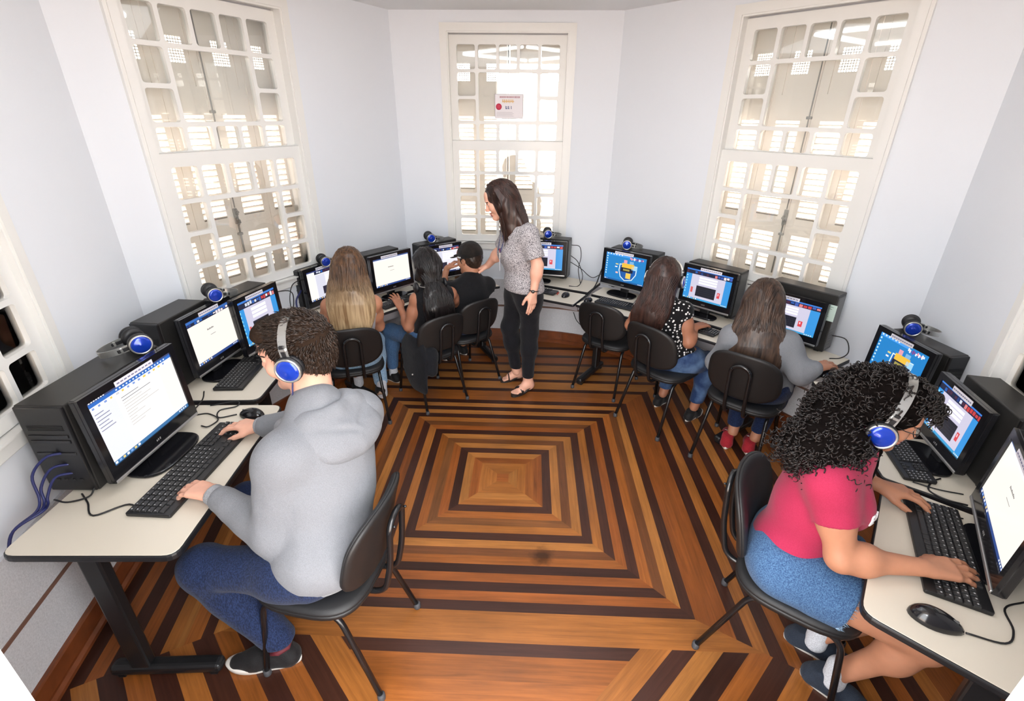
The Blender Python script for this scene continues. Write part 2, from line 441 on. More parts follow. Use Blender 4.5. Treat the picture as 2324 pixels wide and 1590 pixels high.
def sash(root, name, zrow, ztop, zbot, yc):
    mb = MB(); hy = .018; mw = .0115
    cols = [-SW, -A2, -A2/3.05, A2/3.05, A2, SW]; pane = [(-A3, -A2-mw), (-A2+mw, -A2/3.05-mw), (-A2/3.05+mw, A2/3.05-mw), (A2/3.05+mw, A2-mw), (A2+mw, A3)]
    rows = [ztop]+list(zrow[1:4])+[zbot]
    pz = [(zrow[1]+mw, zrow[0]), (zrow[2]+mw, zrow[1]-mw), (zrow[3]+mw, zrow[2]-mw), (zrow[4], zrow[3]-mw)]
    def cell(c0, c1, r0, r1):
        cell_frame(mb, (cols[c0], cols[c1+1], rows[r1+1], rows[r0]), (pane[c0][0], pane[c1][1], pz[r1][0], pz[r0][1]), yc-hy, yc+hy)
    for r_ in (0, 3):
        for c_ in range(5): cell(c_, c_, r_, r_)
    for r_ in (1, 2): cell(0, 0, r_, r_); cell(4, 4, r_, r_)
    cell(1, 3, 1, 2)
    for lo, hi in (((-SW,yc-hy,zbot),(-SW+.001,yc+hy,ztop)), ((SW-.001,yc-hy,zbot),(SW,yc+hy,ztop)), ((-SW,yc-hy,ztop-.001),(SW,yc+hy,ztop)), ((-SW,yc-hy,zbot),(SW,yc+hy,zbot+.001))): mb.box(lo, hi)
    o = mb.build(name, white_m, root)
    g = MB(); g.box((-A3-.004, yc-.004, zrow[4]-.004), (A3+.004, yc-.001, zrow[0]+.004)); g.build('pane', glass_m, o)
    return o
def shutter_leaf(root, u0, u1, inner, yb, z0, z1):
    """one louvred leaf; z0..z1; solid panel with a perforated vent on top, two louvre fields below"""
    mb = MB(); st = .052*WS if inner else .04*WS; th = .028
    zt0 = zz(2.115); za, zb_, zc_, zd_ = zz(1.975), zz(1.405), zz(1.30), zz(1.045)
    y0, y1 = yb-th, yb
    l0, l1 = u0+st, u1-st*.8
    for lo, hi in (((u0,y0,z0),(l0,y1,z1)), ((l1,y0,z0),(u1,y1,z1)), ((l0,y0,z0),(l1,y1,zd_)), ((l0,y0,zc_),(l1,y1,zb_)), ((l0,y0,za),(l1,y1,zt0))): mb.box(lo, hi)
    # upper solid panel, set back a little, with a vent of small square holes let through it
    vz0, vz1 = zz(2.225), zz(2.345); um = (l0+l1)/2; vw = min(.05, (l1-l0)*.40)
    yp0, yp1 = y0+.004, y1-.008
    for lo, hi in (((l0,yp0,zt0),(l1,yp1,vz0)), ((l0,yp0,vz1),(l1,yp1,z1)), ((l0,yp0,vz0),(um-vw,yp1,vz1)), ((um+vw,yp0,vz0),(l1,yp1,vz1))): mb.box(lo, hi)
    nx, nz = max(5, int(2*vw/.0135)), 9
    for i in range(1, nx): u = um-vw+2*vw*i/nx; mb.box((u-.0022,yp0+.008,vz0),(u+.0022,yp1,vz1))
    for j in range(1, nz): z = vz0+(vz1-vz0)*j/nz; mb.box((um-vw,yp0+.008,z-.0022),(um+vw,yp1,z+.0022))
    mb.box((l0-.006,y1,za-.002),(l1+.006,y1+.004,za+.006)); mb.box((l0,y1-.002,zb_-.045),(l1,y1+.003,zb_-.041))
    pitch = .0345*WS; a = R(38)
    for lo, hi in ((zd_, zc_), (zb_, za)):
        n = int(round((hi-lo)/pitch)); p = (hi-lo)/n; hw = .0195*WS; t = .0035
        for i in range(n+1):
            zc = lo+p*i; c, s = math.cos(a), math.sin(a); yc = (y0+y1)/2
            vs = []
            for e in (-1, 1):
                for (dy, dz) in ((-hw,-t),(hw,-t),(hw,t),(-hw,t)):
                    y = yc+dy*c-dz*s; z = zc+dy*s+dz*c
                    vs.append((l0 if e < 0 else l1, y, min(max(z, lo-.004), hi+.004)))
            mb.add(vs, [(0,1,2,3),(7,6,5,4),(0,4,5,1),(1,5,6,2),(2,6,7,3),(3,7,4,0)], False)
    return mb.build('shutter', shut_m, root)
def window(n, p, a):
    root = empty('window_%d' % n, kind='structure'); root.matrix_world = frame_of(p, a)
    # casing: two-step moulding round the opening
    mb = MB()
    for w0, w1, y0, y1 in ((HW-.066, HW, -.002, .022), (HW-.056, HW-.018, -.002, .030), (CI-.004, HW-.060, -.20, .014)):
        dz = HW-w1; ez = w1-w0
        zt = ZT-dz
        for sgn in (-1, 1): mb.box((min(sgn*w0,sgn*w1), y0, ZB+.06), (max(sgn*w0,sgn*w1), y1, zt-ez))
        mb.box((-w1, y0, zt-ez), (w1, y1, zt))
    mb.build('casing', white_m, root)
    mb = MB(); mb.rbox((-HW-.006,-.19,ZB+.062),(HW+.006,.040,ZS-.004), .006); mb.rbox((-HW,-.01,ZB),(HW,.022,ZB+.064), .004)
    mb.build('sill', white_m, root)
    # track strips beside the sashes
    mb = MB()
    for sgn in (-1, 1): mb.box((min(sgn*SW,sgn*(CI-.002)), -.075, ZS-.01), (max(sgn*SW,sgn*(CI-.002)), -.062, ZT-.05))
    mb.box((-CI, -.075, ZT-.075), (CI, -.062, ZT-.05))
    mb.build('track', mat('track_grey', srgb(196,197,202), .5), root)
    zm0, zm1 = ZL[0], ZR[4]
    sash(root, 'upper_sash', ZR, ZT-.070, ZR[4]-.03, -.062)
    sash(root, 'lower_sash', ZL, ZR[4]-.004, ZS, -.020)
    yb = -.155; z0, z1 = ZS-.01, ZT-.06
    shutter_leaf(root, .012, A2+.010, True, yb, z0, z1)
    lf = shutter_leaf(root, -A2-.010, -.012, True, yb, z0, z1)
    shutter_leaf(root, A2+.014, A3+.075, False, yb, z0, z1)
    shutter_leaf(root, -A3-.075, -A2-.014, False, yb, z0, z1)
    mb = MB(); mb.box((-.010,yb-.02,z0),(.0,yb+.004,z1)); mb.box((.004,yb-.02,z0),(.010,yb+.006,z1)); mb.build('meeting_bead', shut_m, root)
    mb = MB(); mb.tube([(.0,yb+.012,zz(1.04)),(.0,yb+.012,zz(1.36))], .0055, 8); mb.tube([(.0,yb+.012,zz(1.46)),(.0,yb+.012,zz(2.5))], .004, 8)
    for z in (zz(1.30), zz(1.99)): mb.rbox((-.016,yb,z-.008),(.016,yb+.018,z+.008), .003)
    for i in range(9):
        t = i/8; mb.sphere((.012*math.sin(t*9), yb+.018, zz(1.36)+.085*t), .0085, 1)
    mb.rbox((-.014,yb,zz(1.36)),(.014,yb+.012,zz(1.455)), .004)
    mb.build('bolt', iron_m, root)
    return root
window(1, lwc, math.atan2(lwd.y, lwd.x))
window(2, LFW[0], LFW[1])
window(3, CEW[0], CEW[1])
window(4, RFW[0], RFW[1])
window(5, rwc, math.atan2(rwd.y, rwd.x))

# ---------------------------------------------------------------- light: ceiling tubes, daylight, flash of the camera
def tube_lamp(a, b, label):
    a, b = Vector(a), Vector(b); mid = (a+b)/2; L = (b-a).length
    root = empty('ceiling_lamp', (mid.x, mid.y, ZC), math.atan2(b.y-a.y, b.x-a.x), label, 'lamp', 'fluorescent lamps under the ceiling')
    mb = MB(); mb.rbox((-L/2,-.05,-.045),(L/2,.05,0), .008); mb.build('housing', white_m, root)
    mb = MB(); mb.tube([(-L/2+.03,0,-.065),(L/2-.03,0,-.065)], .016, 10); mb.build('tube', mat('tube_light', (.92,.96,1), .5, emit=6), root)
dc = Vector((-.12, 2.15)); q = .78
tube_lamp((dc.x, dc.y-q), (dc.x-q, dc.y), 'fluorescent ceiling lamp near the left of the diamond')
tube_lamp((dc.x, dc.y-q), (dc.x+q, dc.y), 'fluorescent ceiling lamp near the right of the diamond')
tube_lamp((dc.x, dc.y+q), (dc.x-q, dc.y), 'fluorescent ceiling lamp far left of the diamond')
tube_lamp((dc.x, dc.y+q), (dc.x+q, dc.y), 'fluorescent ceiling lamp far right of the diamond')
def area(name, loc, target, size, power, col=(1,1,1), sy=None):
    l = bpy.data.lights.new(name, 'AREA'); l.energy = power; l.color = col; l.size = size
    if sy: l.shape = 'RECTANGLE'; l.size_y = sy
    o = bpy.data.objects.new(name, l); C.objects.link(o); o.location = loc
    o.rotation_euler = (Vector(target)-Vector(loc)).to_track_quat('-Z', 'Y').to_euler(); return o
area('ceiling_glow', (-.1, 2.1, ZC-.12), (-.1, 2.1, 0), 1.9, 15, (.83,.91,1))
fl = area('camera_flash', (.06, .02, 2.16), (0, 2.6, .9), .16, 4.2, (.93,.96,1))
w = bpy.data.worlds.new('world'); sc.world = w; w.use_nodes = True
nt = w.node_tree; bg = nt.nodes['Background']
tc = nt.nodes.new('ShaderNodeTexCoord'); sx = nt.nodes.new('ShaderNodeSeparateXYZ'); rp = nt.nodes.new('ShaderNodeValToRGB')
rp.color_ramp.elements[0].position = .44; rp.color_ramp.elements[0].color = (1.0,.80,.66,1)
rp.color_ramp.elements[1].position = .56; rp.color_ramp.elements[1].color = (.96,.98,1,1)
ma = nt.nodes.new('ShaderNodeMath'); ma.operation = 'MULTIPLY_ADD'; ma.inputs[1].default_value = .5; ma.inputs[2].default_value = .5
nt.links.new(tc.outputs['Generated'], sx.inputs[0]); nt.links.new(sx.outputs['Z'], ma.inputs[0]); nt.links.new(ma.outputs[0], rp.inputs[0]); nt.links.new(rp.outputs[0], bg.inputs[0])
bg.inputs[1].default_value = 8.5
# ================================================================ furniture and computers
blk_plastic = mat('black_plastic', (.012,.012,.013), .42, bump=.05, bscale=300)
blk_gloss = mat('black_gloss', (.008,.008,.010), .14, spec=.55)
blk_case = mat('case_black', (.022,.021,.020), .42, bump=.04, bscale=400, spec=.4)
case_panel = mat('case_front', (.010,.010,.011), .30)
silver = mat('silver_plastic', (.50,.50,.50), .30, .8)
chair_fab = mat('chair_vinyl', (.013,.013,.014), .55, bump=.25, bscale=500)
chair_shell = mat('chair_shell', (.011,.010,.010), .5, bump=.05, bscale=350)
tube_m = mat('black_tube', (.008,.008,.009), .25, spec=.6)
laminate = mat('beige_laminate', srgb(216,208,192), .42, bump=.03, bscale=500)
edge_m = mat('desk_edge', (.010,.010,.012), .4)
panel_m = mat('grey_panel', srgb(176,170,172), .55)
key_m = mat('key_black', (.022,.022,.023), .45)
cable_m = mat('cable_black', (.010,.010,.011), .45)
cable_blue = mat('cable_blue', srgb(34,40,92), .45)
screen_m = attr_mat('screen_picture', .25, True, 1.0)
print_m = attr_mat('printed_marks', .6)
paper_m = mat('paper_white', (.85,.85,.84), .7)

# ---------------------------------------------------------------- chairs
def superrect(w, h, e, n=40, top=1.0):
    pts = []
    for k in range(n):
        t = 2*math.pi*k/n; c, s = math.cos(t), math.sin(t)
        x = abs(c)**(2/e)*math.copysign(1, c)*w/2; y = abs(s)**(2/e)*math.copysign(1, s)*h/2
        x *= 1+(top-1)*(.5+y/h); pts.append((x, y))
    return pts
def cushion(outline, rings, fn):
    """rings: [(scale, thickness offset)] front to back; fn maps (x,y,t) to a point"""
    n = len(outline); vs = []; fs = []
    for sc_, t in rings:
        for x, y in outline: vs.append(fn(x*sc_, y*sc_, t))
    m = len(rings)
    for i in range(m-1):
        for k in range(n): fs.append((i*n+k, i*n+(k+1)%n, (i+1)*n+(k+1)%n, (i+1)*n+k))
    a = len(vs); vs.append(fn(0, 0, rings[0][1])); vs.append(fn(0, 0, rings[-1][1]))
    for k in range(n): fs.append((a, (k+1)%n, k)); fs.append((a+1, (m-1)*n+k, (m-1)*n+(k+1)%n))
    return vs, fs
CH_GROUP = 'student chairs at the desks'
def make_chair():
    root = empty('student_chair')
    o = superrect(.44, .43, 3.2, 44, .96)
    def fs_(x, y, t):
        z = .452+t+.10*max(0, abs(x)-.10)**2*4 - .35*max(0, y-.12)**2*6 + .5*max(0, -y-.12)**2
        return (x, y, z)
    v, f = cushion(o, [(.35,.006),(.72,.008),(.92,.004),(.99,-.008),(1.0,-.02)], fs_)
    mb = MB(); mb.add(v, f, True); s = mb.build('seat', chair_fab, root)
    v, f = cushion(o, [(1.0,-.018),(1.01,-.026),(.99,-.040),(.9,-.046),(.3,-.046)], fs_)
    mb = MB(); mb.add(v, f, True); mb.build('seat_shell', chair_shell, s)
    # backrest: a shallow curved plate, padded in front, plain shell behind
    ob = superrect(.43, .315, 2.9, 44, .93)
    def fb(x, y, t):
        yy = -.250-.22*(y)+1.1*x*x+t; return (x, yy, .665+y)
    v, f = cushion(ob, [(.3,.024),(.75,.022),(.93,.014),(.99,.004),(1.0,-.004)], fb)
    mb = MB(); mb.add(v, f, True); b = mb.build('backrest', chair_fab, root)
    v, f = cushion(ob, [(1.0,-.003),(1.012,-.008),(.995,-.016),(.9,-.019),(.3,-.019)], fb)
    mb = MB(); mb.add(v, f, True); mb.build('back_shell', chair_shell, b)
    for sx in (-1, 1):
        for front in (1, 0):
            mb = MB(); x = sx*.165; xf = sx*.190
            pts = [(xf,.215,.012),(x,.165,.40),(x,.0,.402)] if front else [(sx*.195,-.262,.012),(x,-.125,.40),(x,.01,.402)]
            mb.tube(arc_pts(pts, .06, 6), .0115, 10)
            l = mb.build('leg', tube_m, root)
            mb = MB(); px, py = (xf,.215) if front else (sx*.195,-.262)
            mb.lathe([(.0,.0),(.0145,.0),(.0155,.006),(.0145,.026),(.0125,.028)], 12); mb.v = [(a+px, b_+py, c) for a, b_, c in mb.v]
            mb.build('foot_cap', mat('rubber_grey', (.05,.05,.055), .6), l)
    mb = MB()
    for y in (-.09, .10): mb.tube([(-.165,y,.400),(.165,y,.400)], .010, 8)
    mb.build('crossbar', tube_m, root)
    mb = MB(); w = .055
    P = [(w,-.05,.398),(w,-.262,.408),(w,-.296,.56),(w,-.310,.735),(0,-.314,.765),(-w,-.310,.735),(-w,-.296,.56),(-w,-.262,.408),(-w,-.05,.398)]
    mb.tube(arc_pts(P, .055, 6), .0115, 10)
    for sx in (-1, 1): mb.sphere((sx*w*.9,-.325,.735), .006, 1)
    mb.build('back_support', tube_m, root)
    return root
chair0 = make_chair()
chair_n = [0]
def chair(x, y, ang, label, s=1.0):
    """ang: direction the sitter faces, degrees from +x"""
    o = chair0 if chair_n[0] == 0 else copy_tree(chair0)
    chair_n[0] += 1
    o.location = (x, y, 0); o.rotation_euler = (0, 0, R(ang-90)); o.scale = (s,)*3
    tag(o, label, 'chair', CH_GROUP); return o

# ---------------------------------------------------------------- desks
def poly_round(P, r, n=5):
    out = []; m = len(P)
    for i in range(m):
        a, b, c = (Vector((*P[i-1],0)), Vector((*P[i],0)), Vector((*P[(i+1)%m],0)))
        rr = r[i] if isinstance(r, (list,tuple)) else r
        p0 = b+(a-b).normalized()*rr; p2 = b+(c-b).normalized()*rr
        for k in range(n+1):
            t = k/n; q = (1-t)**2*p0+2*t*(1-t)*b+t*t*p2; out.append((q.x, q.y))
    return out
def shrink(P, d):
    vs = [Vector(p) for p in P]; n = len(vs); out = []
    for i in range(n):
        e1 = (vs[i]-vs[i-1]); e2 = (vs[(i+1)%n]-vs[i])
        if e1.length < 1e-9: e1 = e2
        if e2.length < 1e-9: e2 = e1
        n1 = Vector((-e1.y, e1.x)).normalized(); n2 = Vector((-e2.y, e2.x)).normalized(); h = (n1+n2)
        h = h.normalized() if h.length > 1e-6 else n1
        out.append(tuple(vs[i]+h*(d/max(.4, h.dot(n1)))))
    return out
def ccw(P):
    a = sum(P[i-1][0]*P[i][1]-P[i][0]*P[i-1][1] for i in range(len(P)))
    return P if a > 0 else P[::-1]
def desk(fl, fr, br, bl, label, tier=None, legs=(0,1), rfront=.05, panel=True, z=ZD):
    """corner points front-left, front-right, back-right, back-left (seen by the sitter)"""
    fl, fr, br, bl = map(Vector, (fl, fr, br, bl))
    c = (fl+fr+br+bl)/4
    root = empty('computer_desk', (c.x, c.y, 0), 0, label, 'desk', 'computer desks along the walls')
    L = lambda v: (v.x-c.x, v.y-c.y)
    def slab(q, r, zt, th, n1, n2):
        P = poly_round(ccw([L(v) for v in q]), r)
        mb = MB(); mb.prism(P, zt-th, zt-.0015, .007, 3); e = mb.build(n2, edge_m, root)
        mb = MB(); mb.prism(shrink(P, .006), zt-.004, zt, .0012, 2); mb.build(n1, laminate, root)
    if tier:
        t0, t1 = tier
        ml, mr = fl.lerp(bl, t0), fr.lerp(br, t0); nl, nr = fl.lerp(bl, t1), fr.lerp(br, t1)
        slab([fl, fr, mr, ml], .018, z-.012, .022, 'keyboard_shelf', 'shelf_edge')
        slab([nl, nr, br, bl], .012, z, .026, 'top', 'top_edge')
    else:
        slab([fl, fr, br, bl], [rfront]*4, z, .028, 'top', 'top_edge')
    d = (fr-fl).normalized(); nrm = Vector((-d.y, d.x))
    if nrm.dot(bl-fl) < 0: nrm = -nrm
    dep = (bl-fl).dot(nrm)
    for i in legs:
        e = fl+d*.075 if i == 0 else fr-d*.075
        mb = MB(); b = e+nrm*(dep*.62)
        M = Matrix(((d.x, nrm.x, 0, b.x-c.x), (d.y, nrm.y, 0, b.y-c.y), (0,0,1,0), (0,0,0,1))); mb.M = M
        mb.rbox((-.022,-.036,.05),(.022,.036,z-.040), .008, 2); mb.rbox((-.02,-.24,z-.056),(.02,.14,z-.031), .004)
        lg = mb.build('leg', mat('desk_leg_black', (.009,.009,.010), .35), root)
        mb = MB(); mb.M = M; mb.rbox((-.028,-.30,.014),(.028,.12,.062), .018, 3); mb.rbox((-.022,-.28,0),(.022,-.25,.02), .005); mb.rbox((-.022,.07,0),(.022,.10,.02), .005)
        mb.build('foot', mat('desk_leg_black', (.009,.009,.010), .35), lg)
    if panel:
        mb = MB(); a = fl+d*.10+nrm*(dep*.60); b = fr-d*.10+nrm*(dep*.60)
        mb.tube([(a.x-c.x,a.y-c.y,z-.14),(b.x-c.x,b.y-c.y,z-.14)], .1, 4, flat=.06)
        mb.v = []; mb.f = []; mb.c = []; mb.mi = []; mb.sm = []
        t = nrm*.008; A = Vector((a.x-c.x, a.y-c.y)); B = Vector((b.x-c.x, b.y-c.y))
        mb.prism(ccw([tuple(A-t), tuple(B-t), tuple(B+t), tuple(A+t)]), z-.20, z-.032)
        mb.build('modesty_panel', panel_m, root)
    return root
desk((-1.185,2.035), (-1.115,1.112), (-1.69,1.085), (-1.735,2.005), 'cream desk nearest on the left, empty rounded corner towards the camera', legs=(1,), panel=False)
desk((-1.375,2.80), (-1.325,2.066), (-1.855,2.03), (-1.90,2.74), 'second cream desk on the left wall, holding two monitors side by side', legs=(0,))
desk((-1.075,3.262), (-1.375,2.85), (-1.735,3.12), (-1.425,3.545), 'desk under the left window in front of the long blonde hair', tier=(.50,.53), legs=(0,))
desk((-.735,3.715), (-1.065,3.272), (-1.41,3.555), (-1.06,3.985), 'desk whose monitor shows a nearly blank cream page', tier=(.46,.49), legs=(0,))
desk((-.23,3.98), (-.72,3.728), (-1.04,3.985), (-.46,4.30), 'desk in front of the person in the dark cap', tier=(.46,.49), legs=(0,))
desk((-.15,3.815), (.350,3.565), (.622,4.10), (.122,4.35), 'desk beside the standing woman, under the right of the centre window', tier=(.46,.49), legs=())
desk((.362,3.575), (.868,3.245), (1.135,3.655), (.630,3.985), 'desk behind the empty chair, with the yellow and blue screen picture', tier=(.50,.53), legs=(0,))
desk((.875,3.235), (1.255,2.875), (1.565,3.205), (1.165,3.575), 'desk in front of the person in the dotted blouse', tier=(.50,.53), legs=())
desk((1.262,2.862), (1.575,2.455), (1.925,2.70), (1.600,3.145), 'desk under the right end of the right window, where the black hand mouse is used', tier=(.46,.485), legs=(0,))
desk((1.558,2.425), (1.508,1.945), (1.935,1.925), (2.00,2.37), 'desk behind the curly dark hair, with headphones lying on its computer', legs=(), rfront=.02, panel=False)
desk((1.505,1.925), (1.435,1.620), (1.825,1.335), (1.93,1.885), 'wedge shaped desk between the two nearest right hand monitors', legs=(), rfront=.02, panel=False)
desk((1.428,1.605), (.988,1.010), (1.395,.640), (1.820,1.275), 'cream desk nearest on the right, used by the person in the pink shirt', legs=(1,), panel=False)

# ---------------------------------------------------------------- monitors
def scr(mb, u0, v0, u1, v1, col, W, H, lay=0):
    """rectangle in screen fractions; v from the top"""
    mb.col = srgb(*col); e = .0002+.00012*lay
    mb.add([(-W/2+u0*W, -e, H*(1-v1)), (-W/2+u1*W, -e, H*(1-v1)), (-W/2+u1*W, -e, H*(1-v0)), (-W/2+u0*W, -e, H*(1-v0))], [(0,1,2,3)], False)
def taskbar(mb, W, H, col=(24,40,70), n=7):
    scr(mb, 0, .945, 1, 1, col, W, H, 1)
    for i in range(n): scr(mb, .02+i*.045, .955, .045+i*.045, .988, ((240,240,245),(120,160,220),(230,200,120))[i%3], W, H, 2)
    for i in range(4): scr(mb, .86+i*.03, .96, .878+i*.03, .985, (220,225,235), W, H, 2)
def thumbs(mb, W, H, v0, v1, seed=1, u0=0, u1=1, red=True):
    r = random.Random(seed); n = 16
    scr(mb, u0, v0, u1, v1, (28,32,58), W, H, 1)
    for i in range(n):
        a = u0+(u1-u0)*i/n; b = a+(u1-u0)*.8/n
        c = r.choice([(40,90,170),(30,36,60),(70,40,60),(200,205,220),(36,60,120)]) if not (red and i > 9) else r.choice([(190,60,60),(225,215,220),(60,90,170),(210,120,120)])
        scr(mb, a, v0+(v1-v0)*r.uniform(.05,.3), b, v0+(v1-v0)*r.uniform(.6,.95), c, W, H, 2)
def screen_picture(kind, W, H, seed):
    mb = MB(); r = random.Random(seed)
    if kind == 'doc':
        scr(mb, 0,0,1,1, (246,242,238), W, H); scr(mb, 0,0,1,.035, (60,70,110), W, H, 1); scr(mb, .0,.035,1,.085, (44,104,190), W, H, 1)
        for i in range(7): scr(mb, .02+i*.025,.008,.036+i*.025,.026, (235,235,240), W, H, 2)
        for i in range(16): scr(mb, .30+i*.04,.048,.318+i*.04,.068, (220,232,250), W, H, 2)
        scr(mb, 0,.085,1,.15, (244,240,236), W, H, 1)
        for i in range(14): scr(mb, .03+i*.065,.10,.05+i*.065+r.uniform(0,.015),.128, r.choice([(226,196,90),(200,200,205),(120,150,210)]), W, H, 2)
        scr(mb, 0,.15,.27,.945, (226,228,244), W, H, 1); scr(mb, .27,.15,.80,.945, (250,245,238), W, H, 2); scr(mb, .80,.15,1,.945, (238,230,226), W, H, 1)
        for i in range(6): scr(mb, .03,.20+i*.05,.10+r.uniform(.02,.09),.213+i*.05, (140,140,160), W, H, 2)
        for i in range(11): scr(mb, .32,.20+i*.045,.34+r.uniform(.05,.40),.209+i*.045, (190,186,184) if i > 1 else (110,112,124), W, H, 3)
        taskbar(mb, W, H, (56,110,160))
    elif kind == 'page':
        scr(mb, 0,0,1,1, (240,232,222), W, H); scr(mb, 0,0,1,.05, (64,86,140), W, H, 1)
        if seed % 2: scr(mb, 0,.02,1,.07, (50,110,190), W, H, 1); thumbs(mb, W, H, .06, .135, seed)
        else: scr(mb, 0,.05,1,.10, (236,234,240), W, H, 1)
        for i in range(9): scr(mb, .40+i*.017,.34+(i%3)*.006,.412+i*.017,.375, (90,88,92), W, H, 2)
        scr(mb, .44,.49,.56,.502, (150,146,146), W, H, 2)
        taskbar(mb, W, H, (44,70,130))
    elif kind == 'form':
        scr(mb, 0,0,1,1, (52,140,208), W, H); scr(mb, 0,0,1,.05, (60,120,205), W, H, 1); thumbs(mb, W, H, .05, .17, seed)
        for i in range(7): scr(mb, .015,.22+i*.09,.04,.265+i*.09, (150,215,245), W, H, 2)
        scr(mb, .13,.17,.86,.945, (196,192,212), W, H, 2)
        for i in range(3): scr(mb, .30,.22+i*.085,.70,.285+i*.085, (232,230,242), W, H, 3)
        scr(mb, .27,.52,.70,.87, (36,36,48), W, H, 3)
        for i in range(5):
            for j in range(14): scr(mb, .285+j*.029,.545+i*.062,.305+j*.029,.585+i*.062, (24,24,32), W, H, 4)
        scr(mb, .74,.60,.80,.78, (206,66,74), W, H, 3); scr(mb, .755,.63,.775,.70, (230,190,196), W, H, 4); scr(mb, .15,.60,.20,.78, (200,90,90), W, H, 3)
        taskbar(mb, W, H, (60,150,200))
    elif kind == 'formwhite':
        scr(mb, 0,0,1,1, (242,238,232), W, H); scr(mb, 0,0,1,.05, (50,60,110), W, H, 1); thumbs(mb, W, H, .05, .15, seed, .18, 1)
        scr(mb, .0,.08,.17,.945, (240,236,226), W, H, 1); scr(mb, .19,.17,.40,.945, (206,206,220), W, H, 2); scr(mb, .40,.17,.95,.945, (222,220,230), W, H, 2)
        for i in range(4): scr(mb, .42,.24+i*.07,.80,.29+i*.07, (246,244,248), W, H, 3)
        scr(mb, .32,.60,.55,.86, (44,40,56), W, H, 3); scr(mb, .60,.66,.65,.82, (206,66,74), W, H, 3)
        taskbar(mb, W, H, (40,50,90))
    elif kind == 'wallpaper':
        scr(mb, 0,0,1,1, (30,122,190), W, H); scr(mb, 0,0,.6,.09, (70,150,225), W, H, 1)
        for i in range(6): scr(mb, .03+i*.07,.02,.06+i*.07,.06, (220,236,250), W, H, 2)
        for i in range(8): scr(mb, .02,.12+i*.09,.05,.165+i*.09, (190,225,245), W, H, 2)
        for i in range(11): scr(mb, .60+i*.03,.05+(i%3)*.02,.625+i*.03,.12+(i%2)*.03, r.choice([(240,150,160),(240,240,245),(120,60,130)]), W, H, 2)
        # a shield shape with a yellow block and dark bars in it
        sh = [(.36,.34),(.80,.34),(.79,.66),(.70,.88),(.52,.95),(.40,.82),(.35,.58)]
        def P(u, v, e): return (-W/2+u*W, -.0002-.00012*e, H*(1-v))
        mb.col = srgb(205,228,240); mb.add([P(u, v, 3) for u, v in sh], [list(range(len(sh)))[::-1]], False)
        mb.col = srgb(24,86,160); mb.add([P(.575+(u-.575)*.90, .62+(v-.62)*.90, 4) for u, v in sh], [list(range(len(sh)))[::-1]], False)
        scr(mb, .42,.30,.72,.46, (226,180,60), W, H, 5); scr(mb, .40,.46,.70,.62, (26,30,48), W, H, 5); scr(mb, .46,.50,.62,.57, (150,140,70), W, H, 6)
        scr(mb, .54,.64,.66,.84, (226,190,80), W, H, 5); scr(mb, .66,.36,.80,.50, (150,200,230), W, H, 5); scr(mb, .46,.18,.54,.30, (214,150,170), W, H, 5); scr(mb, .60,.20,.70,.30, (120,170,210), W, H, 5)
        scr(mb, .26,.36,.33,.40, (214,200,120), W, H, 5); scr(mb, .25,.46,.31,.50, (220,225,230), W, H, 5); scr(mb, .28,.66,.34,.72, (230,180,170), W, H, 5)
        taskbar(mb, W, H, (30,90,150), 2)
    return mb
MON_GROUP = 'monitors on the desks'
